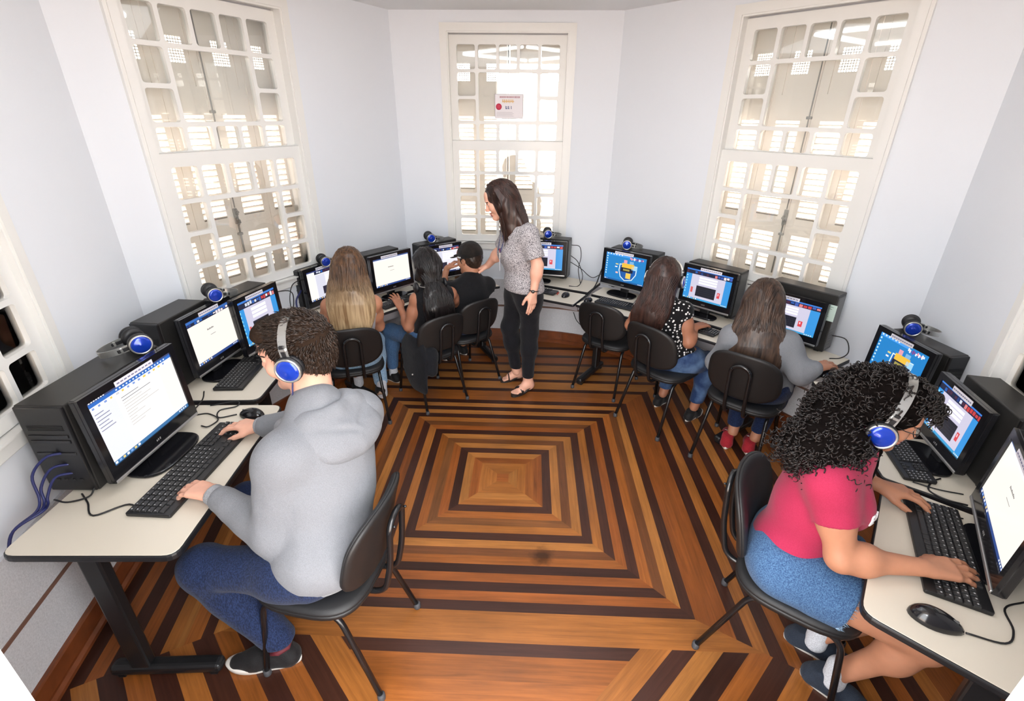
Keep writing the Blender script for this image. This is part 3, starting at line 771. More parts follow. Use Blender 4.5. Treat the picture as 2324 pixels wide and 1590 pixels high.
def monitor(x, y, z0, yaw, W, H, kind, label, seed, chin=None, strip=True, stand_back=.0, tilt=3.0, base=(.26,.17)):
    """(x,y,z0): middle of the lower edge of the lit screen; yaw: direction of its left-to-right edge, degrees"""
    root = empty('monitor', (x, y, ZD), R(yaw), label, 'monitor', MON_GROUP)
    h0 = z0-ZD; bz = .020+W*.02; ch = chin or .048
    pivot = Matrix.Translation((0,0,h0)) @ Matrix.Rotation(-R(tilt), 4, 'X')
    # housing: front bezel frame + back shell
    mb = MB(); mb.M = pivot
    o = (-W/2-bz, W/2+bz, -ch, H+bz)
    y0, y1 = -.006, .022
    for lo, hi in (((o[0],y0,H),(o[1],y1,o[3])), ((o[0],y0,o[2]),(o[1],y1,0)), ((o[0],y0,0),(-W/2,y1,H)), ((W/2,y0,0),(o[1],y1,H))): mb.box(lo, hi)
    mb.rbox((o[0]-.001,.002,o[2]-.001),(o[1]+.001,.030,o[3]+.001), .006, 2)
    mb.rbox((-W*.34,.028,H*.12),(W*.34,.052,H*.88), .012, 2)
    body = mb.build('housing', blk_gloss, root)
    mb = screen_picture(kind, W, H, seed); mb.M = Matrix.Identity(4)
    mb.v = [tuple(pivot @ Vector(p)) for p in mb.v]
    mb.build('screen', screen_m, root)
    mb = MB(); mb.M = pivot; mb.rbox((o[0]+.004,y0-.004,o[2]-.002),(o[1]-.004,y0+.004,o[2]+.010), .003, 2); mb.build('silver_strip', silver, body)
    mb = MB(); mb.M = pivot; s = .0045
    for i, w in enumerate((.9, .7, 1.0)): mb.rbox(((i-1.4)*.009,y0-.001,-ch*.48-s),((i-1.4)*.009+.006*w,y0+.001,-ch*.48+s*(1 if i else .6)), .0008, 1)
    mb.build('badge', silver, body)
    if strip:
        mb = MB(); mb.M = pivot; mb.col = srgb(228,226,234); a = (.30 if seed%2 else .22); b_ = a+.46
        mb.box((-W/2+a*W, y0-.0012, H-.004), (-W/2+b_*W, y0-.0002, H+.017))
        mb.col = srgb(120,120,150)
        for i in range(10): mb.box((-W/2+(a+.02+i*.043)*W, y0-.0016, H+.004), (-W/2+(a+.05+i*.043)*W, y0-.0011, H+.009))
        mb.build('label_strip', print_m, body)
    mb = MB(); bw, bd = base; sb = stand_back
    mb.rbox((-.035,.030+sb,.012),(.035,.050+sb,h0+H*.45), .008, 2); mb.rbox((-.05,.026,h0+H*.25),(.05,.052+sb,h0+H*.55), .008, 2)
    mb.build('neck', blk_plastic, root)
    mb = MB(); P = superrect(bw, bd, 3.0, 40); P = [(a, b_-.005+sb) for a, b_ in P]
    mb.prism(P, 0, .014, .006, 3); mb.smooth = False; mb.build('base', blk_gloss, root)
    return root
monitor(-1.505,1.620,.809, 88.8,.421,.266,'doc','nearest monitor on the left, showing a document with a blue ribbon',3, chin=.058, base=(.30,.19))
monitor(-1.661,2.354,.808, 85.0,.326,.242,'page','monitor left of the boy in headphones, cream page under a blue bar',5, base=(.26,.16))
monitor(-1.520,2.590,.808, 78.8,.300,.255,'form','monitor partly hidden behind the head of the boy in headphones',8)
monitor(-1.462,3.470,.762, 65.5,.400,.215,'formwhite','monitor mostly hidden behind the long blonde hair',4, base=(.20,.10))
monitor(-1.033,3.627,.808, 52.8,.329,.211,'page','monitor with a nearly blank cream page right of the blonde hair',6, stand_back=.01, base=(.22,.12))
monitor(-.680,3.958,.807, 37.7,.262,.207,'formwhite','monitor showing a white form left of the dark cap',9, base=(.20,.11))
monitor(.075,4.100,.808,-10.3,.420,.212,'form','monitor with a blue background just right of the standing woman',11, base=(.24,.12))
monitor(.746,3.777,.808,-39.4,.349,.213,'wallpaper','monitor with a yellow drawing on blue, behind the empty chair',2, stand_back=.0, base=(.24,.14))
monitor(1.246,3.356,.808,-45.1,.335,.215,'form','monitor with a red marked form in front of the dotted blouse',13, base=(.22,.11))
monitor(1.573,2.908,.809,-49.0,.400,.190,'form','monitor right of the brown hair, standing against a tower with a pasted note',14, strip=True, base=(.22,.11))
monitor(1.835,2.262,.800,-84.1,.300,.205,'wallpaper','monitor with a yellow drawing on blue, above the curly hair',12, base=(.22,.12))
monitor(1.708,1.745,.807,-101.5,.283,.205,'form','monitor facing the curly haired person, with a silver lower edge',15, chin=.05, stand_back=-.02, base=(.24,.15))
monitor(1.506,1.247,.809,-122.6,.440,.225,'page','monitor cut off by the right edge of the picture, cream page',16, chin=.055, base=(.30,.13), stand_back=.03)

# ---------------------------------------------------------------- tower computers
TW_GROUP = 'tower computers behind the monitors'
def tower(x, y, yaw, L, T, H, label, end=-1, note=False, warm=False):
    """lying lengthwise along yaw behind a monitor; end: which end shows the slots"""
    root = empty('computer_tower', (x, y, ZD), R(yaw), label, 'computer', TW_GROUP)
    mb = MB()
    mb.rbox((-L/2,-T/2,.006),(L/2,T/2,H), .005, 2)
    for sx in (-1,1):
        for sy in (-1,1): mb.rbox((sx*L*.4-.015,sy*T*.35-.015,0),(sx*L*.4+.015,sy*T*.35+.015,.01), .003, 1)
    mb.build('case', blk_case, root)
    mb = MB(); mb.rbox((end*L/2-.010,-T/2+.002,.010),(end*L/2+.010,T/2-.002,H-.003), .005, 2)
    fp = mb.build('front_panel', case_panel, root)
    xx = end*(L/2+.010)
    for i, zf in enumerate((.66, .60, .46)):
        mb = MB(); mb.rbox((min(xx,xx+end*.003),-T*.40,H*zf),(max(xx,xx+end*.003),T*.40,H*(zf+.035)), .0012, 1); mb.build('drive_bay', blk_gloss, fp)
    mb = MB()
    for i in range(4): mb.box((min(xx,xx+end*.002),-T*.36,H*(.74+i*.016)),(max(xx,xx+end*.002),T*.36,H*(.747+i*.016)))
    mb.build('vent', case_panel, fp)
    mb = MB()
    for i in range(4): mb.rbox((min(xx,xx+end*.004),-T*.30+i*T*.16,H*.16),(max(xx,xx+end*.004),-T*.30+i*T*.16+.012,H*.16+.007), .001, 1)
    mb.build('port', blk_plastic, fp)
    xr = -end*L/2
    mb = MB()
    for i in range(6): mb.box((min(xr,xr-end*.003),-T*.38,H*(.10+i*.055)),(max(xr,xr-end*.003),T*.1,H*(.13+i*.055)))
    mb.box((min(xr,xr-end*.0015),-T*.44,H*.06),(max(xr,xr-end*.0015),T*.44,H*.95)); mb.rbox((min(xr,xr-end*.004),-T*.4,H*.72),(max(xr,xr-end*.004),T*.4,H*.94), .002, 1)
    mb.build('rear_plate', mat('case_metal', (.16,.16,.16), .45, .6), root)
    if note:
        n = MB(); n.M = Matrix.Translation((L*.37,-T/2-.0006,H*.70))
        n.col = srgb(206,226,216); n.box((-.058,-.0006,-.05),(.058,.0,.05))
        n.col = srgb(120,150,140)
        for i in range(6): n.box((-.046,-.0009,.034-i*.012),(.046-random.uniform(0,.03),-.0006,.037-i*.012))
        o = n.build('note', print_m)
        o.matrix_world = Matrix.Translation((x,y,ZD)) @ Matrix.Rotation(R(yaw), 4, 'Z')
        tag(o, 'pale green paper note pasted on a black tower', 'note')
    return root
tower(-1.688,1.645, 92.0,.500,.175,.375,'nearest black tower on the left, slots and plugged cables facing the camera')
tower(-1.828,2.300, 87.0,.340,.150,.375,'second black tower on the left, behind the cream page monitor')
tower(-1.700,2.690, 77.5,.345,.130,.355,'black tower behind the head of the boy in headphones')
tower(-1.575,3.500, 65.0,.360,.085,.285,'low tower left of the blonde hair, under the left window')
tower(-1.190,3.795, 54.0,.330,.120,.320,'black tower behind the blank cream page, no headphones on it')
tower(-.790,4.110, 45.0,.365,.110,.330,'black tower left of the cap, headphones lying on top')
tower(.160,4.285,-18.0,.400,.120,.340,'black tower right of the standing woman, grey rear side showing', end=-1)
tower(.868,3.932,-36.0,.400,.130,.330,'black tower behind the yellow drawing in front of the white wall', end=-1)
tower(1.350,3.480,-48.0,.385,.120,.340,'black tower under the left part of the right window', end=-1)
tower(1.715,2.965,-50.0,.390,.115,.365,'tall black tower with a pasted note, under the right window', end=-1, note=True)
tower(1.968,2.285,-80.0,.330,.105,.310,'black tower with headphones, right of the curly hair', end=1)
tower(1.852,1.700,-102.0,.345,.120,.340,'black tower with a bare grey top, right of the pink shirt', end=1)
tower(1.648,1.165,-122.0,.360,.110,.355,'black tower cut off at the right edge of the picture', end=1)

# ---------------------------------------------------------------- keyboards and mice
def keyboard(x, y, yaw, L, Wd, label, dz=0.0):
    root = empty('keyboard', (x, y, ZD+dz), R(yaw), label, 'keyboard', 'keyboards on the desks')
    mb = MB()
    P = poly_round([(-L/2,-Wd/2),(L/2,-Wd/2),(L/2,Wd/2),(-L/2,Wd/2)], .008)
    mb.prism(P, .001, .015, .003, 2)
    mb.build('base', blk_plastic, root)
    k = MB(); rows = 6; top = Wd/2-.008; bot = -Wd/2+.028*Wd/.16; rh = (top-bot)/rows
    x0 = -L/2+.010; mainw = L*.66; navw = L*.13; numw = L*.17
    for j in range(rows):
        yc0 = bot+j*rh; yc1 = yc0+rh*.84
        spans = []
        if j == 0: spans = [(0,.10),(.10,.17),(.17,.25),(.25,.64),(.64,.72),(.72,.80),(.80,.88),(.88,1)]
        else:
            n = 14; off = (0,.02,.03,.015,0,0)[j]; spans = [(i/n,(i+1)/n) for i in range(n)]
        for a, b in spans: k.rbox((x0+a*mainw,yc0,.012),(x0+b*mainw-.003,yc1,.0195+j*.0006), .002, 1)
        xn = x0+mainw+.008
        for i in range(3):
            if j == 2 or (j == 1 and i != 1): continue
            k.rbox((xn+i*navw/3,yc0,.012),(xn+(i+1)*navw/3-.003,yc1,.0195+j*.0006), .002, 1)
        if j < 5:
            xm = xn+navw+.006
            for i in range(4): k.rbox((xm+i*numw/4,yc0,.012),(xm+(i+1)*numw/4-.003,yc1,.0195+j*.0006), .002, 1)
    r = random.Random(int(abs(x)*1000)); k.mat = 1
    for j in range(1, rows):
        for i in range(14):
            a = x0+i/14*mainw; yc0 = bot+j*rh
            k.box((a+.004,yc0+rh*.45,.0195+j*.0006),(a+.004+r.uniform(.003,.006),yc0+rh*.45+.0045,.0199+j*.0006))
        for i in range(4):
            a = x0+mainw+.014+navw+i*numw/4; yc0 = bot+(j-1)*rh
            k.box((a+.004,yc0+rh*.4,.0195+(j-1)*.0006),(a+.009,yc0+rh*.4+.0045,.0199+(j-1)*.0006))
    k.build('keys', [key_m, mat('key_print', srgb(170,170,172), .6)], root)
    return root
keyboard(-1.315,1.560, 89.0,.575,.165,'nearest keyboard on the left, under the hands of the boy in headphones')
keyboard(-1.545,2.360, 95.0,.430,.150,'keyboard left of the face of the boy in headphones')
keyboard(-1.345,3.190, 55.0,.380,.110,'keyboard half hidden by the blonde hair', -.012)
keyboard(-.985,3.530, 55.0,.340,.105,'keyboard under the raised hand of the person with the bound black hair', -.012)
keyboard(.085,3.875,-27.0,.320,.105,'keyboard peeking out behind the standing woman', -.012)
keyboard(.690,3.560,-34.0,.360,.110,'keyboard behind the back of the empty chair', -.012)
keyboard(1.125,3.165,-43.5,.360,.115,'keyboard under the hands of the person in the dotted blouse', -.012)
keyboard(1.540,2.795,-55.0,.370,.110,'keyboard right of the long brown hair', -.012)
keyboard(1.605,1.770,-103.0,.360,.115,'keyboard below the chin of the curly haired person')
keyboard(1.402,1.258,-117.0,.480,.165,'nearest keyboard on the right, under the hands of the person in pink')
def mouse(x, y, yaw, label, s=1.0, dz=0.0):
    root = empty('mouse', (x, y, ZD+dz), R(yaw), label, 'mouse', 'mice on the desks', scale=s)
    bm = bmesh.new(); bmesh.ops.create_uvsphere(bm, u_segments=24, v_segments=14, radius=1)
    for v in bm.verts:
        t = v.co.x; w = .030*(1-.12*t)*(1+.04*math.cos(3*t)); z = v.co.z
        v.co = Vector((t*.056, v.co.y*w, max(z, -.05)*.034*(1+.22*(-t)) + .002))
    mb = MB(); mb.addbm(bm, True); mb.build('body', blk_gloss, root)
    mb = MB(); mb.rbox((.024,-.003,.014),(.040,.003,.0285), .003, 2); mb.build('wheel', mat('wheel_grey', (.08,.08,.08), .5), root)
    return root
mouse(-1.285,1.925,170,'mouse beside the far hand of the boy in headphones', 1.15)
mouse(.302,3.760,60,'mouse on the shelf right of the standing woman', .95, -.012)
mouse(.470,3.650,52,'mouse half hidden by the back of the empty chair', .9, -.012)
mouse(1.690,2.520,40,'mouse under the hand in the grey sleeve', 1.0, -.012)
mouse(1.690,2.335,20,'mouse next to the top of the curly hair', 1.0)
mouse(1.185,.986,-30,'large mouse lying nearest the camera on the right desk', 1.18)

# ---------------------------------------------------------------- cables
def cable(pts, label, m=None, r=.0032, name='cable', n=6, group=None):
    mb = MB(); mb.tube(catmull(pts, n), r, 7); o = mb.build(name, m or cable_m); tag(o, label, 'cable', group); return o
z1 = ZD+.004
cable([(-1.345,1.278,z1),(-1.43,1.33,z1),(-1.515,1.27,z1),(-1.585,1.33,z1),(-1.645,1.375,z1)],'black keyboard cable looping on the front of the nearest left desk')
cable([(-1.585,1.374,.735),(-1.60,1.355,z1+.006),(-1.66,1.33,z1),(-1.72,1.34,z1)],'short black cable plugged into the foot of the nearest left tower')
for i, (dx, dz, lab) in enumerate(((.0,.02,'upper dark blue cable looping behind the nearest left tower'),(.012,-.03,'middle dark blue cable looping behind the nearest left tower'),(.02,-.07,'lower dark blue cable looping behind the nearest left tower'))):
    cable([(-1.655,1.392,.86+dz),(-1.70,1.36,.86+dz),(-1.745+dx,1.33,.80+dz),(-1.735+dx,1.31,.73+dz*.3),(-1.72+dx,1.27,.712),(-1.745,1.20,.69),(-1.755,1.16,.62)], lab, cable_blue, .0048)
cable([(-1.36,1.93,z1),(-1.43,1.90,z1),(-1.46,1.96,z1),(-1.40,2.00,z1),(-1.42,2.04,z1+.002),(-1.53,2.0,z1)],'black mouse cable crossing the joint of the two left desks')
cable([(-1.47,1.83,z1),(-1.43,1.82,z1+.004),(-1.42,1.88,z1+.004),(-1.50,1.93,z1),(-1.57,1.92,z1),(-1.60,2.05,z1),(-1.64,2.13,z1)],'loop of black cable right of the nearest left monitor')
cable([(-1.56,2.82,1.0),(-1.50,2.93,.97),(-1.53,3.0,.86),(-1.56,2.99,.76),(-1.48,3.02,.71)],'black cable hanging between two towers under the left window')
cable([(-1.60,3.31,.93),(-1.63,3.22,.91),(-1.62,3.13,.82),(-1.58,3.09,.73),(-1.50,3.10,.705)],'black cable hanging left of the low tower')
cable([(-1.61,3.30,.85),(-1.62,3.22,.80),(-1.60,3.19,.73),(-1.52,3.13,.705)],'blue cable behind the blonde hair on the left', cable_blue, .006)
cable([(-1.47,2.80,.80),(-1.44,2.90,.78),(-1.42,2.95,.72),(-1.44,3.04,.703)],'black cable behind the head of the boy')
cable([(.362,4.21,.99),(.43,4.20,.98),(.445,4.17,.90),(.425,4.13,.80),(.44,4.03,.712)],'black cable arching from the tower right of the woman')
cable([(.362,4.20,.90),(.42,4.15,.86),(.46,4.08,.76),(.42,3.98,z1),(.34,3.97,z1)],'black cable falling to the desk right of the woman')
cable([(.362,4.22,.84),(.46,4.22,.78),(.55,4.17,.72),(.62,4.14,.76),(.66,4.08,.80)],'black cable slung between two towers at the front wall')
cable([(.655,4.02,.93),(.60,3.97,.85),(.555,3.90,.75),(.49,3.78,.705),(.43,3.68,.69),(.40,3.60,.66)],'black cable hanging left of the monitor with the yellow drawing', None, .005)
cable([(1.50,3.31,.96),(1.555,3.28,.95),(1.575,3.25,.88),(1.545,3.24,.78)],'black cable behind the tower under the right window')
cable([(1.845,2.83,.80),(1.92,2.79,.79),(1.925,2.74,.73),(1.87,2.71,.704),(1.80,2.70,.704)],'black cable on the desk right of the tower with the note')
cable([(1.60,2.50,z1),(1.70,2.56,z1),(1.79,2.59,z1),(1.86,2.53,z1),(1.93,2.44,.73)],'black cable running behind the curly hair')
cable([(1.535,1.595,z1),(1.60,1.555,z1),(1.68,1.53,z1)],'thin keyboard cable below the monitor facing the curly hair', None, .0025)
cable([(1.66,1.62,z1),(1.615,1.60,z1),(1.565,1.55,z1),(1.59,1.50,z1),(1.65,1.47,z1)],'black cable loop on the desk in front of the right monitors')
cable([(1.46,1.40,z1),(1.52,1.415,z1),(1.58,1.40,z1)],'thin cable of the nearest right keyboard', None, .0025)
cable([(1.245,.952,z1),(1.33,.925,z1),(1.385,.965,z1),(1.42,1.035,z1),(1.50,1.06,z1)],'thin mouse cable curling at the right edge', None, .0028)
cable([(.37,3.74,.56),(.40,3.70,.50),(.47,3.66,.46),(.52,3.66,.52),(.56,3.63,.55)],'black cable drooping under the desk behind the empty chair')
cable([(.22,3.80,z1-.012),(.25,3.83,z1-.010),(.235,3.78,z1-.010)],'short red cable beside the mouse right of the woman', mat('red_cable', srgb(170,70,60), .5), .004)

# ---------------------------------------------------------------- chairs in place
chair(-.747,1.331,172,'black chair nearest on the left, under the boy in the grey hoodie', 1.0)
chair(-1.215,3.075,112,'black chair under the blonde haired person', .93)
chair(-.735,3.345,131,'black chair with a black jacket hanging over its side', .90)
chair(-.505,3.680,131,'black chair under the person in the dark cap', .90)
chair(.665,3.605,56,'empty black chair turned to the yellow drawing on a screen', .93)
chair(.975,3.115,40,'black chair under the person in the dotted blouse', .96)
chair(1.385,2.725,52,'black chair half covered by long brown hair', .98)
chair(1.060,1.360,-36,'black chair nearest on the right, under the person in pink', 1.0)

# ---------------------------------------------------------------- notice on the middle window
def notice():
    p, a = CEW; M = frame_of(p, a) @ Matrix.Translation((.010+.0,-.048,zz(2.045)))
    mb = MB(); w, h = .115, .090
    mb.col = srgb(236,232,236); mb.box((-w,-.001,-h),(w,.0,h))
    def r_(u0, z0, u1, z1, c, e=.0005): mb.col = srgb(*c); mb.box((u0,-.0003,z0),(u1,e,z1))
    for a_, b_ in (((-w,-h),(w,-h+.002)), ((-w,h-.002),(w,h)), ((-w,-h),(-w+.002,h)), ((w-.002,-h),(w,h))): r_(*a_, *b_, (150,140,150))
    x = -.075
    for i in range(15):
        ww = random.uniform(.005,.010); r_(x, .062, x+ww, .075, (188,140,150)); x += ww+.0035
    x = -.055
    for i in range(7):
        ww = random.uniform(.011,.017); r_(x, .028+random.uniform(-.004,.004), x+ww*.45, .052, (226,186,120)); r_(x, .034, x+ww, .040, (226,186,120)); x += ww
    for i, (u0, u1) in enumerate(((-.028,-.012),(-.008,.004),(.016,.022))): r_(u0, -.018, u0+.004, .004, (60,80,130)); r_(u0, -.018, u1, -.012, (60,80,130)); r_(u0, -.006, u1, -.002, (60,80,130))
    for i in range(4): r_(-.10, -.045-i*.009, .03+.01*(i%2), -.0425-i*.009, (190,186,190))
    o = mb.build('notice', print_m)
    e = MB(); e.M = Matrix.Translation((-.083,.0002,-.002))
    e.col = srgb(200,50,80); e.lathe([(.011,0),(.024,0),(.024,.0009),(.011,.0009)], 24, 'y'); e.col = srgb(240,200,206); e.lathe([(0,.0),(.011,.0),(.011,.0006),(0,.0006)], 18, 'y'); e.col = srgb(200,50,80)
    e.rbox((-.004,0,-.004),(.005,.0012,.004), .001, 1)
    em = e.build('emblem', print_m, o)
    o.matrix_world = M
    tag(o, 'small paper notice with a red round emblem stuck on the middle window', 'notice')
notice()
# ================================================================ people: smooth solid modelling on a grid
FINE = 1.0                                   # 1 = full detail
def V3(*a): return np.array(a, dtype=np.float64)
def unit(v): v = np.asarray(v, float); return v/np.linalg.norm(v)
class Pr:                                    # one primitive
    __slots__ = ('kind','a','b','ra','rb','F','r','k','op','reg','c','br')
    def __init__(s, kind, op='u', k=.02, reg='', **kw):
        s.kind, s.op, s.k, s.reg = kind, op, k, reg
        s.F = None; s.a = s.b = s.r = None; s.ra = s.rb = 0
        for n, v in kw.items(): setattr(s, n, v)
        s.bound()
    def bound(s):
        if s.kind == 'cone': s.c = (s.a+s.b)/2; s.br = np.linalg.norm(s.a-s.b)/2+max(s.ra, s.rb)
        elif s.kind == 'ell': s.c = s.a; s.br = float(np.max(s.r))
        elif s.kind == 'plane': s.c = s.a; s.br = 1e9
    def infl(s, t, k=None):
        q = Pr.__new__(Pr)
        for n in Pr.__slots__: setattr(q, n, getattr(s, n))
        if q.kind == 'cone': q.ra = s.ra+t; q.rb = s.rb+t
        elif q.kind == 'ell': q.r = s.r+t
        if k: q.k = k
        q.bound(); return q
    def d(s, P):
        if s.kind == 'cone':
            ab = s.b-s.a; L2 = ab@ab; q = P-s.a
            t = np.clip((q@ab)/L2, 0, 1)
            v = q-t[:,None]*ab
            if s.F is not None:              # flattened along unit vector F[0] by factor F[1]
                n, f = s.F; v = v+np.outer(v@n, n)*(1/f-1)
            return np.sqrt((v*v).sum(1))-(s.ra+(s.rb-s.ra)*t)
        if s.kind == 'ell':
            q = P-s.a
            if s.F is not None: q = q@s.F.T
            k0 = np.sqrt(((q/s.r)**2).sum(1)); k1 = np.sqrt(((q/(s.r*s.r))**2).sum(1))+1e-9
            return k0*(k0-1)/k1
        return (P-s.a)@s.b                   # plane: keep the side where this is negative
def cone(a, b, ra, rb, **kw): return Pr('cone', a=np.asarray(a,float), b=np.asarray(b,float), ra=ra, rb=rb, **kw)
def ell(c, r, F=None, **kw): return Pr('ell', a=np.asarray(c,float), r=np.asarray(r,float), F=F, **kw)
def plane(p, n, **kw): return Pr('plane', op='i', a=np.asarray(p,float), b=unit(n), **kw)
def ev(prims, P, disp=None):
    d = np.full(len(P), 1.0)
    first = True
    for p in prims:
        q = p.d(P)
        if p.op == 'u':
            k = p.k
            h = np.clip(.5+.5*(d-q)/k, 0, 1); d = d*(1-h)+q*h-k*h*(1-h)
        elif p.op == 's':
            k = p.k; h = np.clip(.5-.5*(d+q)/k, 0, 1); d = d*(1-h)-q*h+k*h*(1-h)
        else:
            k = max(p.k, .001); h = np.clip(.5-.5*(d-q)/k, 0, 1); d = d*(1-h)+q*h+k*h*(1-h)
    if disp is not None: d = d+disp(P)
    return d
def field(prims, h, disp=None, pad=.03):
    U = [p for p in prims if p.op == 'u']
    lo = np.min([p.c-p.br for p in U], 0)-pad; hi = np.max([p.c+p.br for p in U], 0)+pad
    n = np.ceil((hi-lo)/h).astype(int)+1
    D = np.full(tuple(n), .1, dtype=np.float32); B = 20
    for i in range(0, n[0], B):
        for j in range(0, n[1], B):
            for k in range(0, n[2], B):
                m = np.minimum([B,B,B], n-[i,j,k])
                c = lo+h*(np.array([i,j,k])+(m-1)/2); rb = h*np.linalg.norm(m-1)/2
                act = [p for p in prims if p.kind == 'plane' or np.linalg.norm(p.c-c)-p.br-rb < .03]
                if not any(p.op == 'u' for p in act): continue
                g = np.stack(np.meshgrid(*[lo[a]+h*(np.arange(m[a])+[i,j,k][a]) for a in range(3)], indexing='ij'), -1).reshape(-1, 3)
                D[i:i+m[0], j:j+m[1], k:k+m[2]] = ev(act, g, disp).reshape(m)
    return D, lo
def nets(D, lo, h):
    S = D < 0; n = np.array(D.shape)
    c = [(a,b,e) for a in (0,1) for b in (0,1) for e in (0,1)]
    sl = lambda o: tuple(slice(o[a], n[a]-1+o[a]) for a in range(3))
    cnt = sum(S[sl(o)].astype(np.int8) for o in c)
    idx = np.argwhere((cnt > 0) & (cnt < 8))
    if len(idx) == 0: return np.zeros((0,3)), np.zeros((0,4), int)
    vid = np.full(tuple(n-1), -1, dtype=np.int64); vid[tuple(idx.T)] = np.arange(len(idx))
    acc = np.zeros((len(idx), 3)); w = np.zeros(len(idx))
    for o in c:
        for ax in range(3):
            if o[ax]: continue
            q = list(o); q[ax] = 1
            d0 = D[tuple((idx+o).T)].astype(float); d1 = D[tuple((idx+q).T)].astype(float)
            m = (d0 < 0) != (d1 < 0)
            t = np.where(m, d0/np.where(m, d0-d1, 1), 0)
            p = np.array(o, float)[None].repeat(len(idx), 0); p[:, ax] += t
            acc[m] += p[m]; w[m] += 1
    Vt = lo+h*(idx+acc/w[:,None])
    F = []
    for ax in range(3):
        u, v = [(1,2),(2,0),(0,1)][ax]
        s0 = [slice(1, n[a]-1) for a in range(3)]; s0[ax] = slice(0, n[ax]-1)
        s1 = list(s0); s1[ax] = slice(1, n[ax])
        A, Bm = S[tuple(s0)], S[tuple(s1)]
        e = np.argwhere(A != Bm)
        if len(e) == 0: continue
        base = e.copy(); base[:, u] += 1; base[:, v] += 1
        inside = A[tuple(e.T)]
        du = np.zeros(3, int); du[u] = 1; dv = np.zeros(3, int); dv[v] = 1
        q = [vid[tuple((base-du-dv).T)], vid[tuple((base-dv).T)], vid[tuple(base.T)], vid[tuple((base-du).T)]]
        q = np.stack(q, 1); q[~inside] = q[~inside][:, ::-1]
        F.append(q)
    return Vt, np.concatenate(F)
def solid(name, prims, h, mats, parent=None, disp=None, slot=None, smooth_it=0):
    h = h/FINE
    D, lo = field(prims, h, disp); Vt, F = nets(D, lo, h)
    if smooth_it:
        for _ in range(smooth_it):
            acc = np.zeros_like(Vt); w = np.zeros(len(Vt))
            for a, b in ((0,1),(1,2),(2,3),(3,0)):
                np.add.at(acc, F[:,a], Vt[F[:,b]]); np.add.at(acc, F[:,b], Vt[F[:,a]]); np.add.at(w, F[:,a], 1); np.add.at(w, F[:,b], 1)
            Vt = Vt*.5+acc/w[:,None]*.5
    me = bpy.data.meshes.new(name)
    me.vertices.add(len(Vt)); me.vertices.foreach_set('co', Vt.astype(np.float32).ravel())
    me.loops.add(F.size); me.loops.foreach_set('vertex_index', F.astype(np.int32).ravel())
    me.polygons.add(len(F)); me.polygons.foreach_set('loop_start', np.arange(0, F.size, 4, dtype=np.int32))
    me.polygons.foreach_set('use_smooth', np.ones(len(F), bool))
    for m in (mats if isinstance(mats, (list, tuple)) else [mats]): me.materials.append(m)
    if slot is not None: me.polygons.foreach_set('material_index', slot(Vt[F].mean(1)).astype(np.int32))
    me.update(calc_edges=True); me.validate()
    o = bpy.data.objects.new(name, me); C.objects.link(o)
    if parent is not None: o.parent = parent
    return o
def attach(root, *objs):
    """children keep their world geometry; the root stands at the figure's base"""
    inv = Matrix.Translation(-Vector(root.location))
    for o in objs: o.parent = root; o.matrix_parent_inverse = inv
def folds(amp, freq, seed=0, aniso=(1,1,1)):
    r = np.random.default_rng(seed); K = r.normal(size=(6,3)); K /= np.linalg.norm(K, axis=1)[:,None]; K = K*freq*r.uniform(.5,1.7,(6,1))*np.array(aniso); ph = r.uniform(0, 6.28, 7)
    def f(P):
        w = P+.018*np.sin(P[:, [1,2,0]]*23+ph[:3])+.007*np.sin(P[:, [2,0,1]]*61+ph[3:6])
        s = np.zeros(len(P))
        for kk, p in zip(K, ph): s += (1-1.35*np.abs(np.sin(.5*(w@kk)+p)))
        return -amp*(s/2.6)
    return f
def folds_soft(amp, freq, seed=0, aniso=(1,1,1)):
    r = np.random.default_rng(seed); K = r.normal(size=(7,3)); K /= np.linalg.norm(K, axis=1)[:,None]; K = K*freq*r.uniform(.6,1.6,(7,1))*np.array(aniso); ph = r.uniform(0, 6.28, 7)
    def f(P):
        w = P+.012*np.sin(P[:, [1,2,0]]*31+ph[:3])
        s = np.zeros(len(P))
        for kk, p in zip(K, ph): s += np.sin(w@kk+p)
        return amp*(s/3.2)
    return f

